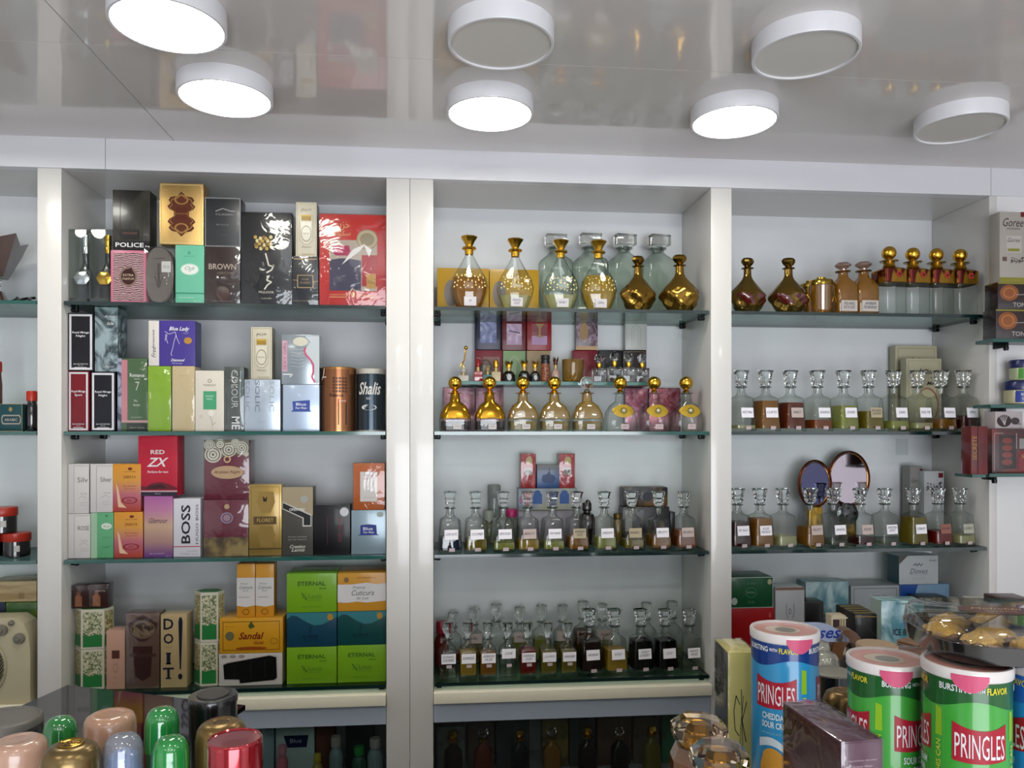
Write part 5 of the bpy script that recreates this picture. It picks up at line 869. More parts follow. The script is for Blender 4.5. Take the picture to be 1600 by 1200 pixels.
BX('small_black_box', 'small glossy black box before the blue carton', 'box', 1435, 1480, 933, S4, '0C0C10', Y=2.05, d=.05)
smallround('white_tub', 'small white tub beside the glossy black box', 1490, 934, S4, 2.05, 8, mat('C9C8C2', .4), mat('D4D3CE', .4), .95, .8, 'tub')
# ------------------------------------------------------------------ unit cut by the photo edge
r = thing('incense_burner', 'dark wooden flared incense burner on a glass stem, top shelf', 'incense burner', (wx(-8, 2.1), 2.1, S1), .25); WD = mat('3E2216', .3, coat=.6, var=.3, vscale=25)
MB().add(*loft([(.034, .034, 0, 9), (.03, .03, .008, 9), (.018, .018, .036, 9)], 16), WD).obj('wooden_base', r)
MB().add(*lathe([(.012, .034), (.016, .045), (.011, .055), (.015, .066), (.012, .074)], 16), CRYST).obj('glass_stem', r)
b = MB(); n = 4
q = [(-1, -1), (1, -1), (1, 1), (-1, 1)]; v = [(x*.024, y*.024, .072) for x, y in q]+[(x*.05, y*.05, .14) for x, y in q]+[(x*.062, y*.062, .178) for x, y in q]
mid = [(0, -.057, .160), (.057, 0, .160), (0, .057, .160), (-.057, 0, .160)]; k = len(v); v += mid; cidx = len(v); v += [(0, 0, .14)]
f = [(3, 2, 1, 0)]
for i in range(4):
    j = (i+1) % 4; f += [(i, j, 4+j, 4+i), (4+i, 4+j, k+i), (4+i, k+i, 8+i), (4+j, 8+j, k+i), (k+i, cidx, 8+i), (8+j, cidx, k+i)]
b.add(v, f, WD); b.obj('flared_bowl', r, 20)
b = MB(); b.add([(.0+.007*math.cos(t*PI/6), -.0405, .118+.008*math.sin(t*PI/6)) for t in range(12)], [list(range(12))], mat('A8783C', .3, .6)); b.obj('emblem', r, 0)
pts = [(wx(18+i*2.6, 2.06), 2.06+.012*math.sin(i*.9), S1+.005+.010*abs(math.sin(i*.55))) for i in range(15)]
b = MB(); b.add(*tube_vf(pts, .0035, 8), mat('0A0A0C', .35)); tag(b.obj('power_cable'), 'black cable lying in loops beside the wooden burner', 'cable')
BX('soap_carton', 'teal box with gold rim and silver shaped label', 'carton', -6, 35, 631, S2, '1F4C52', [('b', .0, .02, 'A8925A'), ('p', [(.2, .35), (.25, .25), (.9, .25), (.95, .35), (.95, .5), (.9, .6), (.25, .6), (.2, .5)], 'A8A49A'), ('p', [(.24, .37), (.28, .3), (.87, .3), (.91, .37), (.91, .48), (.87, .55), (.28, .55), (.24, .48)], '24444A'), ('t', 'ARABIC', .57, .42, .5, .1, 'C8C4B8'), ('e', .55, .8, .07, .08, 'A8925A')], Y=2.04)
smallround('perfume_bottle', 'dark bottle with square red cap against the narrow pillar', 50, 611, S2, 2.06, 9, mat('1A1414', .2, coat=1), mat('C8321C', .35), .85, .75)
smallround('perfume_bottle', 'slim red-capped bottle at the photo edge beside the teal box', -2, 565, S2, 2.1, 5, mat('5A3A34', .2, coat=1), mat('A82A20', .35), .9, .85)
def jar(label, px, yt, yb, z=None):
    Y = 2.08; zb = z if z is not None else S3; H = wz(px, yt, Y)-zb; R = 20/FPX*dep(px, Y); r = root_at('plastic_jar', label, px, Y, zb, 0, 'dark jars with red lids', 'jar')
    MB().add(*lathe([(R*.85, 0), (R*.95, .03*H), (R*.95, .66*H), (R*.85, .7*H)], 24), mat('120E10', .15, coat=1)).obj('jar_body', r)
    MB().add(*lathe([(R*.98, .66*H), (R, .68*H), (R, .96*H), (R*.94, H), (R*.1, H)], 28), mat('B8301E', .35)).obj('lid', r)
    o = MB(); o.add([((R*.955)*math.sin(t), -(R*.955)*math.cos(t), z_) for t in [i*.1+.3 for i in range(5)] for z_ in (.25*H, .5*H)], [(2*i, 2*i+2, 2*i+3, 2*i+1) for i in range(4)], mat('C8C4C0', .5)); o.obj('paper_label', r, 0); return zb+H
t_ = jar('dark jar with red lid on the third shelf, under another, nearest the pillar', 26, 832, 872); jar('dark jar with red lid on the third shelf at the photo edge', -16, 834, 872); jar('dark jar with red lid stacked on another jar', 5, 792, 830, t_+.0006)
zq = wz(30, 940, 2.1)
a = BX('blue_box', 'dark navy carton at the photo edge under the cream packet', 'carton', -20, 8, 941, BO, '22304A', Y=2.11, d=.08)
a = BX('green_packet', 'green packet under the long cream packet beside the fan', 'packet', 8.5, 57, 941, BO, pattern('3E6A2A', '8AA03A', 14, 'noise', .45, .6), Y=2.11, d=.08, b=.004)
BX('paper_packet', 'long cream packet lying on the green packet', 'packet', -20, 57, 908, a, pattern('B89A6A', 'D8C090', 12, 'noise', .4, .6, cscale=(1, 1, 6)), [('t', 'IIII', .7, .3, .1, .3, '8A6A3A')], Y=2.11, d=.08, b=.004, rz=-.0)
tag(solid('folded_cloth', wx(47, 2.08), wx(57, 2.08), 2.05, 2.1, BO, BOT+.09, mat('4A6A94', .8, bump=1, bscale=40), None, .006), 'blue folded cloth squeezed between the fan and the pillar', 'cloth')
# cream box fan
Yf = 2.002; r = thing('box_fan', 'cream table fan with round slanted-slat grille and three grey knobs', 'fan', (wx(-28, Yf), Yf+.03, BO), 0)
hw = wx(47, Yf)-wx(-28, Yf); h = wz(0, 966, Yf)-BOT; CRM = mat('CFC4A2', .4)
pts = [(-hw, 0), (hw, 0), (hw, h*.62), (hw*.96, h*.8), (hw*.86, h*.93), (hw*.68, h), (-hw*.7, h), (-hw, h*.8)]
v = [(x, -.03, z) for x, z in pts]+[(x, .03, z) for x, z in pts]; n = len(pts)
MB().add(v, [tuple(range(n))[::-1] and tuple(range(n)), tuple(range(n, 2*n))[::-1]]+[(i, n+i, n+(i+1) % n, (i+1) % n) for i in range(n)], CRM).obj('housing', r, 30)
gx, gz, gr = -hw*.28, h*.43, h*.36*1.12
b = MB(); vv = []; ff = []; m = 8; n = 48
for i in range(n):
    t = 2*PI*i/n
    for j in range(m):
        qq = 2*PI*j/m; vv.append((gx+(gr+.004*math.cos(qq))*math.cos(t), -.031+.004*math.sin(qq), gz+(gr+.004*math.cos(qq))*math.sin(t)))
for i in range(n):
    for j in range(m): ff.append((i*m+j, i*m+(j+1) % m, ((i+1) % n)*m+(j+1) % m, ((i+1) % n)*m+j))
b.add(vv, ff, mat('B8AE90', .4)); b.obj('grille_ring', r)
b = MB(); b.add([(gx+gr*math.cos(t*PI/18), -.0305, gz+gr*math.sin(t*PI/18)) for t in range(36)], [list(range(36))], mat('2E2A22', .6)); b.obj('fan_opening', r, 0)
b = MB(); k = 17
for i in range(-k+1, k):
    c = i/k*gr; L = math.sqrt(gr*gr-c*c); dx, dz = math.cos(1.05), math.sin(1.05); ox, oz = -dz*c, dx*c
    b.add(*tube_vf([(gx+ox-dx*L, -.034, gz+oz-dz*L), (gx+ox+dx*L, -.034, gz+oz+dz*L)], .0016, 6), mat('8A8068', .45))
b.obj('grille', r)
for kx, kz, kr in [(.42, .86, .014), (.62, .94, .007), (.78, .76, .014)]:
    MB().add(*[(lambda vf: ([(x+kx*hw, -.031-z, y+kz*h) for x, y, z in vf[0]], vf[1]))(lathe([(kr, 0), (kr*.9, .006), (kr*.4, .007), (kr*.3, .011), (.001, .011)], 20))][0], mat('7E7A6C', .35)).obj('knob', r)

# ------------------------------------------------------------------ goods behind the sliding doors under the ledge
ZL = .6136; YL = 2.06
def low(px, yt, label, kind, c, cc=None, rp=12, Y=YL, **k):
    if kind == 'box': BX('carton', label, 'carton', px-rp, px+rp, yt, ZL, c, k.get('dec', ()), Y=Y, d=.05)
    else: smallround(k.get('nm', 'bottle'), label, px, yt, ZL, Y, rp, M(c), M(cc), k.get('cr', .7), .82, k.get('cat', 'bottle'))
low(419, 1138, 'pale blue-grey carton below the ledge beside the red spray can', 'box', 'A8C0C4', rp=9)
low(461, 1128, 'pale green-grey carton with navy label below the ledge', 'box', 'C8DCD4', rp=30, dec=[('p', [(.2, .8), (.85, .8), (.8, .62), (.3, .62)], '1E2A50'), ('t', 'Blue', .52, .72, .3, .06, 'C8CCDA')])
low(441, 1164, 'pink-capped bottle in front of the pale green-grey carton', 'b', 'C8707C', 'D890A0', 9, 2.03)
low(508, 1128, 'brown carton with red top below the ledge', 'box', '6A4238', rp=14)
low(525, 1150, 'clear bottle with ribbed grey-white cap below the ledge, beside a brown carton', 'b', '7A9090', 'A8A49C', 11, 2.04)
low(496, 1178, 'small bottle with yellow cap below the ledge', 'b', '9A8A40', 'B8A43A', 8, 2.025)
low(562, 1130, 'dark green carton below the ledge between two capped bottles', 'box', '16302E', rp=22, Y=2.1)
low(561, 1166, 'green round-capped bottle below the ledge', 'b', '2A5A48', '1E8A3A', 11, 2.04)
low(586, 1153, 'clear bottle with ribbed grey-white cap below the ledge against the wide pillar', 'b', '7A9090', 'A8A49C', 12, 2.045)
for i, (px, yt, c, rp) in enumerate([(705, 1135, '8A8A86', 22), (752, 1128, '6E5648', 20), (790, 1124, '3E4448', 14), (815, 1122, '46605C', 12), (868, 1118, 'A8904A', 20), (905, 1120, '4A5450', 15), (960, 1118, '7A5C46', 26), (1010, 1115, '7A6C60', 20), (1052, 1112, '3A8A5E', 18)]):
    BX('carton', '%s dark carton from the wide pillar, behind the glass below the ledge' % ORD[i], 'carton', px-rp, px+rp, yt, ZL, pattern(c, '5A4A34', 25, 'noise', .5, .75), Y=2.13, d=.05)
for i, (px, yt, c) in enumerate([(708, 1142, 'brown'), (755, 1140, 'brick'), (812, 1140, 'black'), (862, 1138, 'amber'), (918, 1136, 'brown'), (968, 1138, 'black'), (1018, 1134, 'olive')]):
    Y = 2.06; H = wz(px, yt, Y)-ZL; r = root_at('dark_decanter', '%s gold-ringed dark bottle from the wide pillar, behind glass below the ledge' % ORD[i], px, Y, ZL, .1, 'gold-ringed bottles below the ledge', 'perfume decanter')
    MB().add(*loft(scale([(.16, .14, 0, 6), (.18, .15, .03, 6), (.17, .14, .6, 4), (.08, .08, .72, 2), (.06, .06, .8, 2)], H), 20), LQ[c]).obj('bottle', r)
    MB().add(*lathe([(.07*H, .78*H), (.1*H, .8*H), (.1*H, .83*H), (.06*H, .85*H)], 20), GOLD).obj('neck_ring', r)
    MB().add(*loft([(.05*H, .05*H, .85*H), (.1*H, .1*H, .92*H), (.08*H, .08*H, H)], 8), CRYST if i % 2 else GOLD).obj('stopper', r, 12)

# ------------------------------------------------------------------ counters in front
ZK = EYE-.48; TOPM = mat('D8DCE0', .12, coat=1); FRM = mat('C9CBC8', .35)
r = thing('display_counter', 'white-edged shop counter running across in front of the shelving', 'counter', (0.25, .7, 0)); 
def cs(n, x0, x1, y0, y1, z0, z1, m, b=0): return solid(n, x0-.25, x1-.25, y0-.7, y1-.7, z0, z1, m, r, b)
cs('counter_top', -1.4, 1.7, .52, 1.052, ZK-.02, ZK, TOPM); cs('counter_edge', -1.4, 1.7, 1.0525, 1.058, ZK-.03, ZK+.001, FRM); cs('counter_body', -1.38, 1.68, .56, 1.03, 0, ZK-.021, mat('9A9C9E', .5))
# dark glass table whose far corner shows beside the fan
Pc = [(-.828, 1.43), (-.46, 1.325), (-.512, .96), (-.895, .99)]; Pw = [lat(*p) for p in Pc]; cx = sum(p[0] for p in Pw)/4; cy = sum(p[1] for p in Pw)/4
# keep the table clear of the counter behind its edge
Pw = [(x, max(y, 1.0605)) for x, y in Pw]
r = thing('dark_glass_cabinet', 'low dark cabinet with glossy black glass top behind the spray cans', 'cabinet', (cx, cy, 0))
def prism(P, z0, z1, m, name, par, k=1.0):
    v = [((x-cx)*k, (y-cy)*k, z0) for x, y in P]+[((x-cx)*k, (y-cy)*k, z1) for x, y in P]
    return MB().add(v, [(0, 1, 2, 3)[::-1] and (3, 2, 1, 0), (4, 5, 6, 7)]+[(i, (i+1) % 4, 4+(i+1) % 4, 4+i) for i in range(4)], m).obj(name, par, 0)
Pw = Pw[::-1]
prism(Pw, EYE-.478, EYE-.47, mat('08080A', .05, ior=1.4), 'glass_top', r); prism(Pw, 0, EYE-.479, mat('1A1614', .4), 'cabinet_body', r, .95)
# side counter carrying the goods beside the snack cans
Pq = [(.36, 1.10), (1.15, 1.20), (1.15, 1.83), (.60, 1.83)]; Pw = [lat(*p) for p in Pq]; Pw = [(x, max(y, 1.0605)) for x, y in Pw]; cx = sum(p[0] for p in Pw)/4; cy = sum(p[1] for p in Pw)/4
r = thing('side_counter', 'side counter under the piled boxes beside the potato crisp cans', 'counter', (cx, cy, 0))
prism(Pw, ZK-.02, ZK, mat('6E625A', .35), 'counter_top', r); prism(Pw, 0, ZK-.021, mat('8A8884', .5), 'counter_body', r, .96)
def on(px, d): 
    x, y = camp(px, d); return x, y
def zat(py, d): return EYE+(HZ-py)/FPX*d
def can(name, label, px, yt, d, D, prof_, cat='spray can', group=None, n=40, zb=None):
    """prof_: list of (part name, material, [(r fraction, height below the top as a fraction of D)...])"""
    x, y = on(px, d); zb = ZK if zb is None else zb; H = zat(yt, d)-zb; r = thing(name, label, cat, (x, y, zb), math.atan2(-x, y)); R = D/2
    for nm_, m, p in prof_:
        MB().add(*lathe([(max(a*R, .0004), H-b_*D if b_ is not None else 0) for a, b_ in p], n), m).obj(nm_, r, 50)
    return r, H, R
BP = 'can_body'
r, H, R = can('spray_can', 'tall black spray can with flat dark grey lid, beside the domed green caps', 333, 1085, .92, .056, [(BP, BLACK, [(.95, None), (.97, .3), (.97, .12)]), ('cap', mat('1C1A1C', .25, coat=.5), [(1, .16), (1, .02), (.97, 0), (.7, 0), (.001, 0)]), ('cap_disc', mat('3A3432', .5), [(.66, .005), (.66, -.015), (.64, -.03), (.001, -.03)])])
r, H, R = can('spray_can', 'bronze-gold spray can with domed cap and embossed medallion, behind the red one', 346, 1126, .83, .053, [(BP, mat('1E1A16', .25, coat=.5), [(.93, None), (.95, 1.2), (.95, .9)]), ('cap', mat('8A6F42', .3, .75), [(1, .95), (1, .35), (.95, .17), (.82, .07), (.6, .01), (.4, 0), (.34, .03), (.001, .03)]), ('medallion', mat('7A5A2A', .25, .8), [(.3, .035), (.3, .02), (.2, .022), (.001, .022)])])
r, H, R = can('spray_can', 'metallic red spray can with black slanting side band', 367, 1152, .77, .0535, [(BP, mat('B01024', .15, .65, coat=1), [(.97, None), (1, 2.0), (1, .1), (.98, .03), (.94, 0), (.9, .03), (.001, .035)])])
b = MB(); n = 14
v = []
for i in range(n+1):
    a_ = .35+i*.1; zt = H-.045-.0+(i*.0045)-.03; v += [(1.012*R*math.sin(a_), -1.012*R*math.cos(a_), .002), (1.012*R*math.sin(a_), -1.012*R*math.cos(a_), zt)]
b.add(v, [(2*i, 2*i+2, 2*i+3, 2*i+1) for i in range(n)], mat('0E1418', .2, coat=1)); b.obj('black_band', r)
GCAP = mat('1F8A3E', .12, coat=1); 
def roll(label, px, yt, d, dd=.036, m=GCAP, body=None, group='green domed roll-on caps', name='roll_on_deodorant'):
    return can(name, label, px, yt, d, dd, [(BP, body or mat('2A5A3A', .3, coat=.5), [(.9, None), (.95, 1.6), (.95, 1.25)]), ('cap', m, [(1, 1.3), (1.02, .95), (1, .9), (1, .55), (.95, .34), (.82, .16), (.62, .05), (.35, .005), (.001, 0)])], 'deodorant', group)
roll('green domed roll-on cap in front of the tall black spray can', 253, 1105, .86); roll('green domed roll-on cap lowest and nearest the red spray can', 267, 1150, .80, .037); roll('green domed roll-on cap between the grey lid and gold cap', 94, 1120, .88)
r, H, R = roll('roll-on with clear frosted dome over a blue ball, between the gold cap and green cap', 192, 1146, .80, .039, sheer('E4EAF2', 'A8B4C4', .18, 'C4CCDA', refl=.5, base=.08), mat('6A8AB4', .3, coat=.5), None)
MB().add(*loft([(R*.8, R*.8, H-.045), (R*.85, R*.85, H-.034), (R*.7, R*.7, H-.022), (R*.3, R*.3, H-.016)], 24), mat('4A70B0', .25, coat=1)).obj('roller_ball', r)
NUDE = mat('C09478', .3, coat=.6)
can('spray_can', 'beige spray can with flat domed cap, behind the frosted roll-on', 172, 1112, .86, .054, [(BP, mat('B08A78', .3, coat=.5), [(.94, None), (.96, 1.3), (.96, 1.1)]), ('cap', NUDE, [(1, 1.15), (1, .3), (.97, .17), (.88, .08), (.7, .03), (.5, .025), (.46, .035), (.3, .03), (.001, .03)])])
can('spray_can', 'beige spray can with flat domed cap, at the corner of the photo', 28, 1152, .80, .055, [(BP, mat('B08A78', .3, coat=.5), [(.94, None), (.96, 1.3), (.96, 1.1)]), ('cap', mat('BE9680', .3, coat=.6), [(1, 1.15), (1, .3), (.97, .17), (.88, .08), (.7, .03), (.5, .025), (.46, .035), (.3, .03), (.001, .03)])])
r, H, R = can('spray_can', 'bronze spray can with embossed gold crest on its rounded cap', 111, 1160, .77, .055, [(BP, mat('9A8A6C', .25, .7), [(.94, None), (.96, 1.3), (.96, 1.0)]), ('cap', mat('8A744C', .28, .8), [(1, 1.05), (1, .4), (.96, .24), (.86, .12), (.7, .05), (.5, .02), (.001, .015)]), ('crest', mat('B08A3C', .2, .95), [(.46, .03), (.47, .0), (.42, -.01), (.38, .01), (.001, .01)])])
b = MB(); z = H-.0005
for pts in [[(-.25, -.2), (-.1, .2), (.05, -.2)], [(.3, .2), (0, .15), (.05, 0), (.3, -.05), (.2, -.2), (-.02, -.2)]]: b.add(*tube_vf([(x*R, -y*-R, z) for x, y in pts], .0008, 6), mat('C8A050', .2, .95))
b.obj('crest_relief', r)
can('spray_can', 'dark grey can with wide flat ringed lid, at the photo edge', 2, 1122, .93, .088, [(BP, mat('3A3C40', .3, coat=.5), [(.97, None), (1, 1), (1, .1)]), ('cap', mat('6A6660', .4), [(1, .14), (1, .02), (.96, 0), (.9, .015), (.86, .0), (.5, .01), (.001, .01)])], 'can')
# clear amber octagonal bottles beside the yellow and black box
def octo(label, px, yt, d, D):
    x, y = on(px, d); H = zat(yt, d)-ZK; r = thing('octagonal_bottle', label, 'perfume bottle', (x, y, ZK), math.atan2(-x, y)+.2); R = D/2
    am = sheer('D8A868', '8A5220', .3, '9A6630', refl=.8, base=.1)
    MB().add(*loft([(R*.8, R*.8, 0), (R, R, .008), (R, R, H-.045), (R*.8, R*.8, H-.03)], 8, PI/8), am).obj('bottle', r, 12)
    MB().add(*loft([(R*.8, R*.8, .01), (R*.8, R*.8, H-.06)], 8, PI/8), LQ['orange']).obj('perfume', r, 12)
    MB().add(*lathe([(R*.3, H-.03), (R*.34, H-.024), (R*.3, H-.018)], 20), GOLD).obj('collar', r)
    MB().add(*loft([(R*.7, R*.7, H-.0295), (R*.98, R*.98, H-.02), (R*.98, R*.98, H-.008), (R*.7, R*.7, H)], 8, PI/8), mat('E8D0B0', .03, trans=1, ior=1.5)).obj('stopper', r, 12)
octo('amber octagonal glass bottle, partly behind its twin, beside the yellow box', 1092, 1122, .88, .067); octo('nearer amber octagonal glass bottle at the lower edge beside the yellow box', 1123, 1162, .79, .062)
def fbox(name, label, cat, px0, px1, yt, d, depth, m, dec=(), rot=0, side=None, wrap=False, zb=None, b=.0015):
    """box facing the lens squarely, front at distance d"""
    zb = ZK if zb is None else zb; w_ = (px1-px0)/FPX*d; l = ((px0+px1)/2-800)/FPX*d; x, y = lat(l, d+depth/2); h = zat(yt, d)-zb
    r = thing(name, label, cat, (x, y, zb), -YAW+rot); MB().add(*box_vf(-w_/2, w_/2, -depth/2, depth/2, 0, h, b), M(m)).obj('carton', r)
    if side:
        s = MB(); xx = -w_/2-.0003; s.add([(xx, -depth/2+b, b), (xx, depth/2-b, b), (xx, depth/2-b, h-b), (xx, -depth/2+b, h-b)], [(0, 1, 2, 3)], M(side)); s.obj('side_print', r, 0)
    decorate(r, w_, h, -depth/2, dec)
    if wrap: MB().add(*box_vf(-w_/2-.001, w_/2+.001, -depth/2-.0018, depth/2+.001, 0, h+.001, .001), WRAPB).obj('clear_wrap', r)
    return r, zb+h
fbox('perfume_box', 'pale yellow wrapped box with thin black monogram and black side', 'perfume box', 1138, 1181, 1019, .985, .065, 'EADB82', [('l', [(.55, .72), (.45, .52), (.42, .4)], .02, '3A3A30'), ('l', [(.42, .66), (.28, .72), (.2, .62), (.24, .5), (.38, .46)], .03, '2A2A24'), ('l', [(.47, .76), (.52, .35)], .025, '2A2A24'), ('l', [(.66, .68), (.5, .56), (.64, .42)], .03, '2A2A24'), ('l', [(.3, .4), (.3, .35)], .03, '3A3A30')], side='14141A', wrap=True)
# ------------------------------------------------------------------ potato crisp cans
def crisps(label, px, yt, d, top, main, banners, flav, extra=(), group='tall potato crisp cans'):
    x, y = on(px, d); R = .0378; zt = zat(yt, d); r = thing('crisp_can', label, 'crisp can', (x, y, zt-.246), math.atan2(-x, y), group); H = .246
    MB().add(*lathe([(R-.001, 0), (R, .002), (R, H-.010), (R-.001, H-.008)], 64), M(main, .3, .4)).obj('can_body', r)
    def W(a, z, o=.0003): return ((R+o)*math.sin(a), -(R+o)*math.cos(a), z)
    D = MB(); n = 64
    # darker upper band with a dipping lower edge
    v = []
    for i in range(n+1):
        a = -PI+2*PI*i/n; dz = .0045*math.sin(3*a+.8); v += [W(a, H-.033+dz), W(a, H-.0105)]
    D.add(v, [(2*i, 2*i+2, 2*i+3, 2*i+1) for i in range(n)], M(top, .3, .4))
    for i in range(60):
        a = -1.4+2.8*i/60; z0 = H-.0105; D.add([W(a, z0, .0005), W(a+.012, z0, .0005), W(a+.04, z0-.003-.0012*math.sin(i*1.7), .0005)], [(0, 1, 2)], M(['5A8ACC', '3E7A3A'][top != '16397E']))
    T = MB()
    def word(s, a0, z, w_, h, col, st='b', lean=0, vert=False):
        vv, f = tmesh(s, st)
        if vert: q = [W(a0-(v_-.5)*w_/R, z+(u-.5)*h, .0009) for u, v_ in vv]
        else: q = [W(a0+(u-.5)*w_/R, z+(v_-.5)*h+lean*(u-.5), .0009) for u, v_ in vv]
        T.add(q, f, M(col))
    for a0 in (-2.0, -.05, 1.9):
        a0 += banners[0]
        word('BURSTING', a0-.52, H-.0178, .027, .0062, 'E8ECEE'); word('WITH', a0+.0, H-.0178, .009, .0036, 'E8ECEE'); word('FLAVOR', a0+.44, H-.0178, .0205, .0062, 'E8D83A')
    for a0 in banners:
        m = 12; v = []
        for i in range(m+1):
            t = i/m; a = a0+(t-.5)*1.25; arch = .006*(t-.5)**2*4; v += [W(a, H-.0865+.003*t+arch*.3, .0006), W(a, H-.0545+arch, .0006)]
        D.add(v, [(2*i, 2*i+2, 2*i+3, 2*i+1) for i in range(m)], M('A81C30')); word('PRINGLES', a0, H-.0695, 1.14*R, .0225, 'E6E0E4', '')
        for i, s in enumerate(flav): word(s, a0+.05, H-.094-.0098*i, .9*R*min(1, len(s)/9), .0072, 'DDE8EC')
        word('NATURALLY & ARTIFICIALLY', a0, H-.094-.0098*len(flav), .8*R, .002, '9AB8C0', '')
        v = []; m = 10                                       # pictured crisp
        for i in range(m+1):
            t = i/m; a = a0+(t-.5)*.95; c_ = math.sqrt(max(0, 1-(2*t-1)**2)); v += [W(a, H-.165-.03*c_-.006*t, .0006), W(a, H-.152+.026*c_-.01*t, .0006)]
        D.add(v, [(2*i, 2*i+2, 2*i+3, 2*i+1) for i in range(m)], M('C89038'))
        v = []
        for i in range(m+1):
            t = i/m; a = a0+(t-.5)*1.0; v += [W(a, H-.132+.010*math.sin(t*3)-.012*t, .0009), W(a, H-.122+.010*math.sin(t*3)-.014*t, .0009)]
        D.add(v, [(2*i, 2*i+2, 2*i+3, 2*i+1) for i in range(m)], M('C8D4DA'))
        a1 = a0+.86; D.add([W(a1-.09, H-.066), W(a1+.09, H-.066), W(a1+.08, H-.04), W(a1-.08, H-.038)], [(0, 1, 2, 3)], M('8AB82A')); word('POP THIS CAN', a1, H-.095, .0045, .05, 'D8D83A', '', vert=True)
    o = D.obj('printed_design', r, 30); T.obj('lettering', r, 0)
    LIDM = mat('DCD6D4', .3, coat=.5)
    MB().add(*lathe([(R+.0005, H-.011), (R+.0016, H-.010), (R+.0018, H-.0015), (R+.0008, H), (R-.0015, H), (R-.0022, H-.003)], 64), LIDM).obj('lid_rim', r)
    b = MB(); zf = H-.0024
    for k, (q, c, e) in enumerate([(1, 'D89A90', 1), (.55, 'D8C4B0', .86), (.33, '8E8A82', .9)]):
        ox = (.0, -.06*R, .02*R)[k]; b.add([(ox+(R-.002)*q*math.cos(2*PI*i/40), (R-.002)*q*e*math.sin(2*PI*i/40)-.0*k, zf+.0002*k) for i in range(40)], [list(range(40))], M(c, .25, .5))
    b.obj('lid_film', r, 0)
    b = MB(); a0 = extra[0] if extra else .35; v = []
    for i in range(13):
        t = -1+i/6; q = max(0, 1-abs(t))**.55; v += [W(a0+t*.4, H-.004, .0021), W(a0+t*.4, H-.0085-.0115*min(1, q*1.15), .0021-.0008*q)]
    b.add(v, [(2*i+1, 2*i+3, 2*i+2, 2*i) for i in range(12)], M('D0567A')); b.obj('pull_tab', r, 0)
    return r
crisps('tall blue potato crisp can with pink lid, beside the pale yellow box', 1226, 981, .907, '16397E', '2A8CBE', [-.28, 1.75], ['CHEDDAR &', 'SOUR CREAM'], (.45,))
crisps('green potato crisp can beside the purple wrapped box', 1385, 1026, .812, '1E5A28', '3E9E38', [.82, -1.05], ['SOUR CREAM', '& ONION'], (.25,))
crisps('green potato crisp can under the black sweets tray', 1510, 1031.5, .742, '1E5A28', '3E9E38', [.32, -1.5], ['SOUR CREAM', '& ONION'], (.08,))
crisps('bright blue potato crisp can cut off by the photo edge', 1640, 1031.5, .742, '2A6AC8', '2A8CD8', [.9, -1.1], ['RANCH'], (1.6,))
# purple-brown wrapped box, turned away
r_ = thing('perfume_box', 'purple-brown wrapped box with small pale print, in front of the green crisp can', 'perfume box', (0, 0, ZK)); nl = lat(.2625, .62); nr = lat(.299, .626); bl = lat(.2545, .7126)
ux, uy = (nr[0]-nl[0]), (nr[1]-nl[1]); vx, vy = bl[0]-nl[0], bl[1]-nl[1]; wl = math.hypot(ux, uy); dl = math.hypot(vx, vy); hh = EYE-.25-ZK; ang = math.atan2(uy, ux)
r_.location = (nl[0]+ux/2+vx/2, nl[1]+uy/2+vy/2, ZK); r_.rotation_euler = (0, 0, ang)
MB().add(*box_vf(-wl/2, wl/2, -dl/2, dl/2, 0, hh, .0015), mat('562A42', .3, coat=.4)).obj('carton', r_)
s_ = MB(); xx = -wl/2-.0003; s_.add([(xx, -dl/2+.002, .002), (xx, dl/2-.002, .002), (xx, dl/2-.002, hh-.002), (xx, -dl/2+.002, hh-.002)], [(0, 1, 2, 3)], mat('4A2620', .25, coat=.4)); s_.add([(xx-.0001, -dl/2+.004, hh-.006), (xx-.0001, dl/2-.004, hh-.006), (xx-.0001, dl/2-.004, hh-.0065), (xx-.0001, -dl/2+.004, hh-.0065)], [(0, 1, 2, 3)], M('5A3848')); s_.obj('side_print', r_, 0)
decorate(r_, wl, hh, -dl/2, [('t', 'Ingredients Alcohol', .5, .93, .7, .008, 'C8B0BC', 'i'), ('t', 'Perfume Water', .5, .91, .5, .008, 'C8B0BC', 'i'), ('t', 'WARNING', .6, .885, .4, .008, 'E0D0D8', 'b')]+[('t', ['AVOID SPRAYING IN EYES', 'KEEP OUT OF REACH', 'OF CHILDREN STORE', 'IN A COOL DRY PLACE', 'DIRECTIONS SPRAY', 'ON PULSE POINTS'][i], .6, .865-.014*i, .66, .008, 'B09AA8') for i in range(6)]+[('b', .03, .01, '5A3848')])
MB().add(*box_vf(-wl/2-.001, wl/2+.001, -dl/2-.0014, dl/2+.001, 0, hh+.0012, .001), WRAPB).obj('clear_wrap', r_)
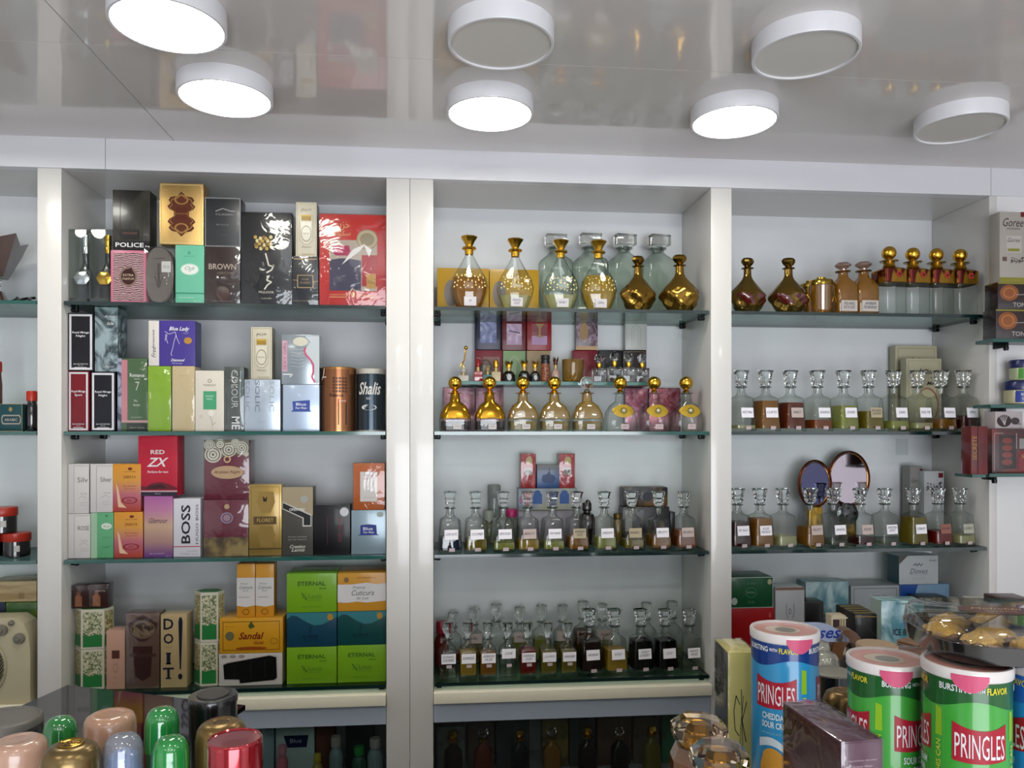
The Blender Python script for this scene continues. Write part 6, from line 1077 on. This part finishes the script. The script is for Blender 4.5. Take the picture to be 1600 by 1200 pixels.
# things behind the crisp cans
can('spray_can', 'black spray can with flat grey-beige lid, behind the blue crisp can', 1299, 1048, 1.1, .056, [(BP, mat('15161C', .2, .3, coat=1), [(.97, None), (1, 1.8), (1, .05)]), ('cap', mat('8E8A7E', .35), [(.99, .06), (1.01, .04), (1.01, .01), (.97, 0), (.001, 0)])])
r, H, R = can('spray_can', 'bronze rounded can with engraved top, behind the purple-brown box', 1318, 1078, .98, .052, [(BP, mat('7A6038', .28, .75), [(.94, None), (1, 1.4), (1, .5), (.95, .25), (.8, .08), (.6, .02), (.001, .02)]), ('crest', mat('8A6A34', .3, .8), [(.5, .03), (.5, .008), (.42, .0), (.4, .015), (.001, .015)])])
for px, yt, d, lb in [(1276, 1000, 1.3, 'clear plastic dome cap farther behind the blue crisp can'), (1288, 1018, 1.2, 'clear plastic dome cap just behind the black spray can')]:
    can('clear_capped_bottle', lb, px, yt, d, .046, [(BP, mat('B8A88A', .35), [(.9, None), (.92, 1.3), (.92, 1.0)]), ('cap', sheer('EDEFEA', 'A8A898', .2, 'D0CEC0', refl=.8, base=.12), [(1, 1.05), (1, .5), (.9, .2), (.7, .05), (.3, 0), (.001, 0)])], 'bottle')
# eyewear counter card
d_ = 1.42; x, y = on(1290, d_); r = thing('eyewear_stand', 'counter stand with blue italic word and brown arched holder, behind the crisp cans', 'display stand', (x, y, ZK), -YAW); s = d_/FPX
zt = zat(978, d_)-ZK
def SX(px): return (px-1290)*s
def SZ_(py): return zat(py, d_)-ZK
b = MB(); n = 16; v = []
for i in range(n+1):
    t = i/n; px = 1215+112*t; top = 973+26*max(0, (t-.55)/.45)**2; v += [(SX(px), 0, SZ_(1003)), (SX(px), 0, SZ_(top))]
v2 = [(a, .004, c) for a, b_, c in v]; k = len(v)
b.add(v+v2, [(2*i, 2*i+2, 2*i+3, 2*i+1) for i in range(n)]+[(k+2*i, k+2*i+1, k+2*i+3, k+2*i+2) for i in range(n)]+[(2*i+1, 2*i+3, k+2*i+3, k+2*i+1) for i in range(n)], M('A8B4D0')); b.obj('header_card', r, 0)
T = MB(); vv, f = tmesh('Glasses', 'bi'); T.add([(SX(1232+u*82), -.0006, SZ_(999-w_*19-u*2)) for u, w_ in vv], f, M('1E3A9A')); T.obj('lettering', r, 0)
b = MB(); v = []; n = 20
for i in range(n+1):
    t = PI*i/n; v += [((SX(1326)-27*s*math.cos(t)), .0, SZ_(1030)+46*s*math.sin(t)), ((SX(1330)-14*s*math.cos(t)), 0, SZ_(1034)+30*s*math.sin(t))]
v2 = [(a, .03, c) for a, b_, c in v]; k = len(v)
b.add(v+v2, [(2*i, 2*i+2, 2*i+3, 2*i+1) for i in range(n)]+[(k+2*i, k+2*i+1, k+2*i+3, k+2*i+2) for i in range(n)]+[(2*i, k+2*i, k+2*i+2, 2*i+2) for i in range(n)]+[(2*i+1, 2*i+3, k+2*i+3, k+2*i+1) for i in range(n)], mat('6E4520', .3, coat=.6)); b.obj('arched_holder', r, 60)
MB().add(*box_vf(SX(1298), SX(1356), .0, .03, 0, SZ_(1030), .002), mat('17130F', .35)).obj('stand_body', r)
MB().add(*box_vf(SX(1216), SX(1297), .0045, .02, 0, SZ_(1003), .002), mat('B4AE9C', .5)).obj('stand_body', r)
r, zt1 = fbox('perfume_box', 'black box with gold ruled top stripes, beside the front watery-patterned carton', 'perfume box', 1336, 1374, 960, 1.68, .1, '100E0C', [('r', 0, .93, 1, .95, 'A8883A'), ('l', [(.2, .9), (.9, .4)], .02, '3A3834'), ('o', .7, .2, .1, .04, .3, '5A5048')])
tb = MB(); 
for i in range(4): tb.add(*box_vf(-.024, .024, -.04+.022*i, -.032+.022*i, zt1-ZK, zt1-ZK+.0006), mat('A8924A', .3, .6))
tb.obj('gold_stripes', r, 0)
r, _ = fbox('wooden_toy_house', 'small cream slatted ornament with dark interior, before the gold striped box', 'ornament', 1299, 1322, 962, 1.6, .03, 'C9BC9C', [('p', [(-.1, .93), (.2, 1.03), (1.1, .97), (1.1, .94)], 'D8CCAC'), ('r', .1, .6, .55, .92, '3A1E18'), ('r', .62, .55, .7, .93, '8A7A5A'), ('r', .8, .55, .88, .93, '8A7A5A')])
fbox('soap_carton', 'front watery-patterned carton with black capitals, beside the sweets tray', 'soap carton', 1377, 1444, 939, 1.66, .05, ICE, [('t', 'ICE BERG', .55, .42, .56, .12, '10141C', 'b'), ('t', 'ICE BERG', .5, .95, .3, .035, '1E3A44')], side='A8BAB4')
for i, (px, d, w_, yt, c, lb) in enumerate([(1432, 1.45, 34, 1000, '8A6A50', 'brown ridged slab lying before the front watery-patterned carton'), (1425, 1.25, 34, 1012, '6A4636', 'round dark brown compact behind the second crisp can')]):
    if i == 0:
        x, y = on(px, d); r = thing('wooden_slab', lb, 'ornament', (x, y, ZK), .5); h = zat(yt, d)-ZK; MB().add(*box_vf(-.03, .03, -.02, .02, 0, h-.012, .002), mat('4A3426', .5)).obj('base_block', r)
        for k in range(3): MB().add(*box_vf(-.034, .034, -.02+.0*k, .02, h-.011+.0045*k, h-.008+.0045*k, .001), mat(c, .45)).obj('slat_layer', r)
    else: can('compact_case', lb, px, yt, d, .06, [('case_body', mat(c, .3, coat=.8), [(.9, None), (1, .5), (1, .15), (.9, .06), (.5, 0), (.001, 0)])], 'compact')
can('lidded_tub', 'tub with beige wood-look lid just behind the second crisp can', 1370, 1006, 1.15, .058, [('tub_body', mat('8A7A68', .4), [(.95, None), (.95, .15)]), ('lid', mat('B09478', .45, var=.15), [(1, .16), (1, .03), (.96, 0), (.001, 0)])], 'tub')
# ------------------------------------------------------------------ sweets tray resting on the cans
cxl, cd_ = .500, .776; x, y = lat(cxl, cd_); r = thing('sweets_tray', 'black tray with clear lid full of golden wrapped sweets, on the crisp cans', 'sweets tray', (x, y, EYE-.2188)); r.rotation_euler = (0, 0, -YAW-.12)
R = .088
def oc(k, z, p=3.6): return (R*k, R*k*.84, z*.86, p)
b = MB(); b.add(*loft([oc(.9, 0), oc(.96, .003), oc(1.0, .023), oc(.985, .023), oc(.94, .006)], 48, PI/8), mat('0B0A0B', .2, coat=1)); b.obj('tray', r, 50)
b = MB(); v, f = loft([oc(1.0, .0235), oc(.99, .026), oc(.97, .038), oc(.93, .043), oc(.01, .0435)], 48, PI/8); b.add(v, f[:-2], sheer('F6F6F2', 'B0A890', refl=.8, base=.06)); b.obj('lid', r, 50)
b = MB(); v = []
for i in range(40):
    t = 2*PI*i/40; v.append((.038*math.cos(t)-.005, .02*math.sin(t)+.008, .0378))
b.add(v, [list(range(40))], mat('5E2E1C', .4, coat=.5)); o = b.obj('lid_sticker', r, 0)
T = MB(); vv, f = tmesh('Mohebbi', 'i'); T.add([(-.03+u*.05, .008+w_*.008, .0381) for u, w_ in vv], f, M('D8B890')); T.add([(.0+u*.03-.02, -.002+w_*.005, .0381) for u, w_ in tmesh('Sweets', '')[0]], tmesh('Sweets', '')[1], M('D8B890')); T.obj('lettering', o, 0)
def sweet(i, a, q):
    rx, ry = a, q; rnd = random.Random(i); m = mat('CDA24A', .3, .25, bump=.6, bscale=300); rr = .0165; v = []; f = []; n = 20; k_ = 8
    for k in range(k_+1):
        for j in range(n):
            t = 2*PI*j/n; p = k/k_; rad = rr*math.sin(PI*(.12+.86*p)*1.0)*(1+.14*math.sin(j*2.5+k)+.14*rnd.random()); v.append((rad*math.cos(t), rad*math.sin(t), .019*p+.003*rnd.random()))
    for k in range(k_):
        for j in range(n): f.append((k*n+j, k*n+(j+1) % n, (k+1)*n+(j+1) % n, (k+1)*n+j))
    f.append(list(range(n))[::-1]); f.append([k_*n+j for j in range(n)])
    th = thing('wrapped_sweet', 'golden wrapped sweet %s under the clear lid' % SW[i], 'sweet', (0, 0, 0), 0, 'golden wrapped sweets in the tray')
    M_ = r.matrix_basis.copy(); th.matrix_basis = Matrix.Translation(r.location) @ r.rotation_euler.to_matrix().to_4x4() @ Matrix.Translation((rx, ry, .0065))
    MB().add(v, f, m).obj('foil_wrapping', th, 60)
    MB().add(*lathe([(rr*.72, .0), (rr*1.06, .008), (rr*1.0, .011)], 20), mat('C9A184', .5)).obj('paper_cup', th, 60)
SW = ['nearest the front watery-patterned carton', 'at the front corner of the tray', 'at the middle of the tray front', 'in the centre of the tray', 'at the outer front of the tray', 'at the back of the tray beside the carton', 'at the back middle of the tray']
for i, (a, q) in enumerate([(-.060, .002), (-.040, -.036), (.0, -.048), (-.014, -.006), (.040, -.036), (-.038, .038), (.006, .046)]): sweet(i, a, q)
# ------------------------------------------------------------------ end panel shelves and what stands on them
def eshelf(label, py, y0, x0px):
    z = wz(1560, py, y0); x0 = wx(x0px, y0); r = thing('glass_shelf', label, 'shelf', ((x0+1.95)/2, (y0+1.999)/2, z-.009), 0, 'short glass shelves on the end panel'); hw = (1.95-x0)/2; hd = (1.999-y0)/2
    v, f = box_vf(-hw, hw, -hd, hd, 0, .009); mb = MB(); mb.add(v, [q for q in f if len({round(v[i][2], 4) for i in q}) > 1], EDGEG); mb.add(v, [q for q in f if len({round(v[i][2], 4) for i in q}) == 1], SHELFG); mb.obj('glass_pane', r, 0)
    for sx in (-hw+.055, hw-.1):
        b = MB(); b.add(*box_vf(sx-.004, sx+.004, hd-.05, hd, -.012, 0, .001), mat('15181A', .3, .6)); b.add(*lathe([(.006, -.02), (.007, -.012), (.004, -.001)], 10, (sx, hd-.045)), mat('15181A', .3, .6)); b.obj('shelf_support', r)
    return z
E1 = eshelf('topmost short glass shelf on the end panel', 529, 1.93, 1552); E2 = eshelf('middle short glass shelf on the end panel', 632, 1.93, 1548); E3 = eshelf('lowest short glass shelf on the end panel', 740, 1.90, 1546)
def ebox(name, label, cat, x0, x1, yt, zb, c, dec=(), Y=1.935, d=.05, **k):
    X0, X1 = wx(x0, Y), wx(x1, Y); w_ = X1-X0; h = wz((x0+x1)/2, yt, Y)-zb; r = thing(name, label, cat, ((X0+X1)/2, Y+d/2, zb)); MB().add(*box_vf(-w_/2, w_/2, -d/2, d/2, 0, h, .0012), M(c)).obj('carton', r); decorate(r, w_, h, -d/2, dec)
    if k.get('wrap'): MB().add(*box_vf(-w_/2-.001, w_/2+.001, -d/2-.0015, d/2+.001, 0, h+.001, .001), WRAPB).obj('clear_wrap', r)
    return zb+h+.0006
tn = lambda: [('e', .22, .62, .18, .3, 'A85A20'), ('o', .22, .62, .12, .2, .2, 'D88A40'), ('t', 'TONE SERIES', .62, .18, .66, .16, 'C8C0BC', 'b'), ('l', [(.35, .55), (1, .6)], .012, 'C8B8B0'), ('r', 0, .95, 1, 1, 'A8A030')]
a = ebox('perfume_box', 'lower dark maroon box with orange oval on the end panel shelf', 'box', 1556, 1640, 484, E1, '2C1618', tn(), wrap=True); a = ebox('perfume_box', 'upper dark maroon box with orange oval, under the tall cream carton', 'box', 1559, 1640, 442, a, '2A1416', tn(), wrap=True)
ebox('soap_carton', 'tall cream carton with brown scripts, topmost at the end panel', 'soap carton', 1562, 1604, 331, a, 'BDB6AC', [('t', 'Goree', .5, .85, .76, .12, '4A3A34', 'i'), ('t', 'WHITENING', .5, .76, .5, .025, '6A5A50'), ('b', .0, .0, 'K'), ('r', .24, .42, .8, .66, 'CFC8C0'), ('t', 'Goree', .52, .6, .46, .06, '5A4A40', 'i'), ('r', .3, .44, .74, .48, '9A9A40'), ('t', '\ufbf1\ufeaf\ufeee\ufb94', .65, .32, .5, .09, '4A3A34', 'b'), ('r', .1, .3, .26, .36, '7A5A58'), ('r', 0, 0, 1, .07, '9A9440'), ('r', .78, .93, .98, 1, '7A2A24')], d=.04)
def tub(label, px, yt, zb, Rp, lidm, body, lab, txt, Y=1.955):
    H = wz(px, yt, Y)-zb; R = Rp/FPX*dep(px, Y); r = root_at('jelly_jar', label, px, Y, zb, 0, None, 'jar')
    MB().add(*lathe([(R*.8, 0), (R*.95, .06*H), (R*.97, .6*H), (R*.9, .66*H)], 32), body).obj('jar_body', r); MB().add(*lathe([(R, .62*H), (R*1.02, .66*H), (R*1.02, .94*H), (R*.96, H), (.001, H)], 36), lidm).obj('lid', r)
    def W(u, v_, o): a = (u-.5)*1.9; return ((R*.97+o)*math.sin(a), -(R*.97+o)*math.cos(a), v_*H)
    D = MB(); n = 12; D.add([W(i/n, z_, .0005) for i in range(n+1) for z_ in (.1, .58)], [(2*i, 2*i+2, 2*i+3, 2*i+1) for i in range(n)], lab); D.obj('printed_label', r)
    T = MB(); 
    for k, (s_, u0, v0, w_, h_) in enumerate(txt):
        vv, f = tmesh(s_, 'b'); T.add([W(u0+(u-.5)*w_, v0+(q-.5)*h_, .001) for u, q in vv], f, M('E8ECF0'))
    T.obj('lettering', r, 0); return zb+H+.0005
NB = mat('141E5A', .35, coat=.3)
a = tub('larger petroleum jelly jar with navy lid and blue label, end panel shelf', 1594, 596, E2, 23, NB, mat('C9C29A', .35, coat=.4), mat('1E3C9A', .4), [('Vaseline', .35, .42, .36, .12), ('petroleum', .35, .28, .3, .07), ('ORIGINAL', .35, .2, .28, .06)])
tub('smaller petroleum jelly jar with navy lid and green label, stacked on the larger', 1597, 563, a, 18, NB, mat('B9C29A', .35, coat=.4), mat('4A9A2E', .4), [('Vaseline', .4, .38, .36, .14)])
a = ebox('gift_box', 'dark red box with printed flames, on the lowest end panel shelf', 'box', 1550, 1640, 670, E3, pattern('4A1014', '8A2A24', 10, 'noise', .4, .65), [('l', [(.04, .05), (.04, .9), (.2, .9)], .01, 'C8A8A0'), ('r', .12, .1, .42, .86, '2A1012')]+[('e', .26, .25+.16*i, .09, .07, '8A3226') for i in range(4)]+[('r', .45, .1, .9, .5, '8E1A24'), ('t', 'Scherezade', .66, .38, .3, .08, 'C8A050', 'b'), ('l', [(.42, .9), (.42, .55)], .01, 'D8C8C0'), ('t', 'LOVE', .66, .2, .2, .06, 'E0C0C0'), ('r', .47, .55, .9, .78, 'A8A4A0')], Y=1.915, d=.07, wrap=True)
r = thing('gift_box', 'tall dark red box with gold side lettering, overlapping the end panel', 'box', (wx(1536, 1.86), 1.893, E3), 0); 
X0, X1 = wx(1523, 1.86), wx(1549, 1.86); h = wz(1535, 666, 1.86)-E3; w_ = X1-X0
MB().add(*box_vf(-w_/2, w_/2, -.02, .02, 0, h, .001), mat('6A1418', .3, coat=.5, var=.3, vscale=20)).obj('carton', r); decorate(r, w_, h, -.02, [('t', 'SECRETE', .2, .55, .26, .5, 'B89048', 'v'), ('r', .38, 0, .42, 1, '3A0C10')])
solid('shelf_rest', -w_/2+.004, w_/2-.004, -.018, .05, -.0085, -.0005, mat('0F4A43', .15, coat=1), r)
ebox('soap_carton', 'pale pink and white carton with dark feather print, on the flame-print box', 'carton', 1555, 1598, 643, a, 'C4B8BA', [('e', .32, .45, .26, .36, '3A2E30')]+[('l', [(.34, .2), (.12+.08*i, .8)], .02, 'C8C0C0') for i in range(5)]+[('e', .72, .45, .16, .2, '4A3E40'), ('t', 'Henna', .78, .3, .3, .15, '3A2E30', 'i')], Y=1.925, d=.04)
# odds and ends peeking over the side counter at the right-hand edge
fbox('paper_carton', 'small white carton with printed circles, behind the sweets tray', 'carton', 1524, 1561, 938, 1.7, .05, 'CFCBC6', [('o', .4, .9, .08, .02, .3, '2A2A2A'), ('o', .8, .9, .06, .015, .3, '2A2A2A')])
fbox('perfume_box', 'brown and dusty pink box behind the sweets tray at the photo edge', 'box', 1564, 1612, 936, 1.62, .06, '4A3430', [('p', [(.3, .95), (1, .99), (1, .85), (.4, .85)], 'A87A74')])
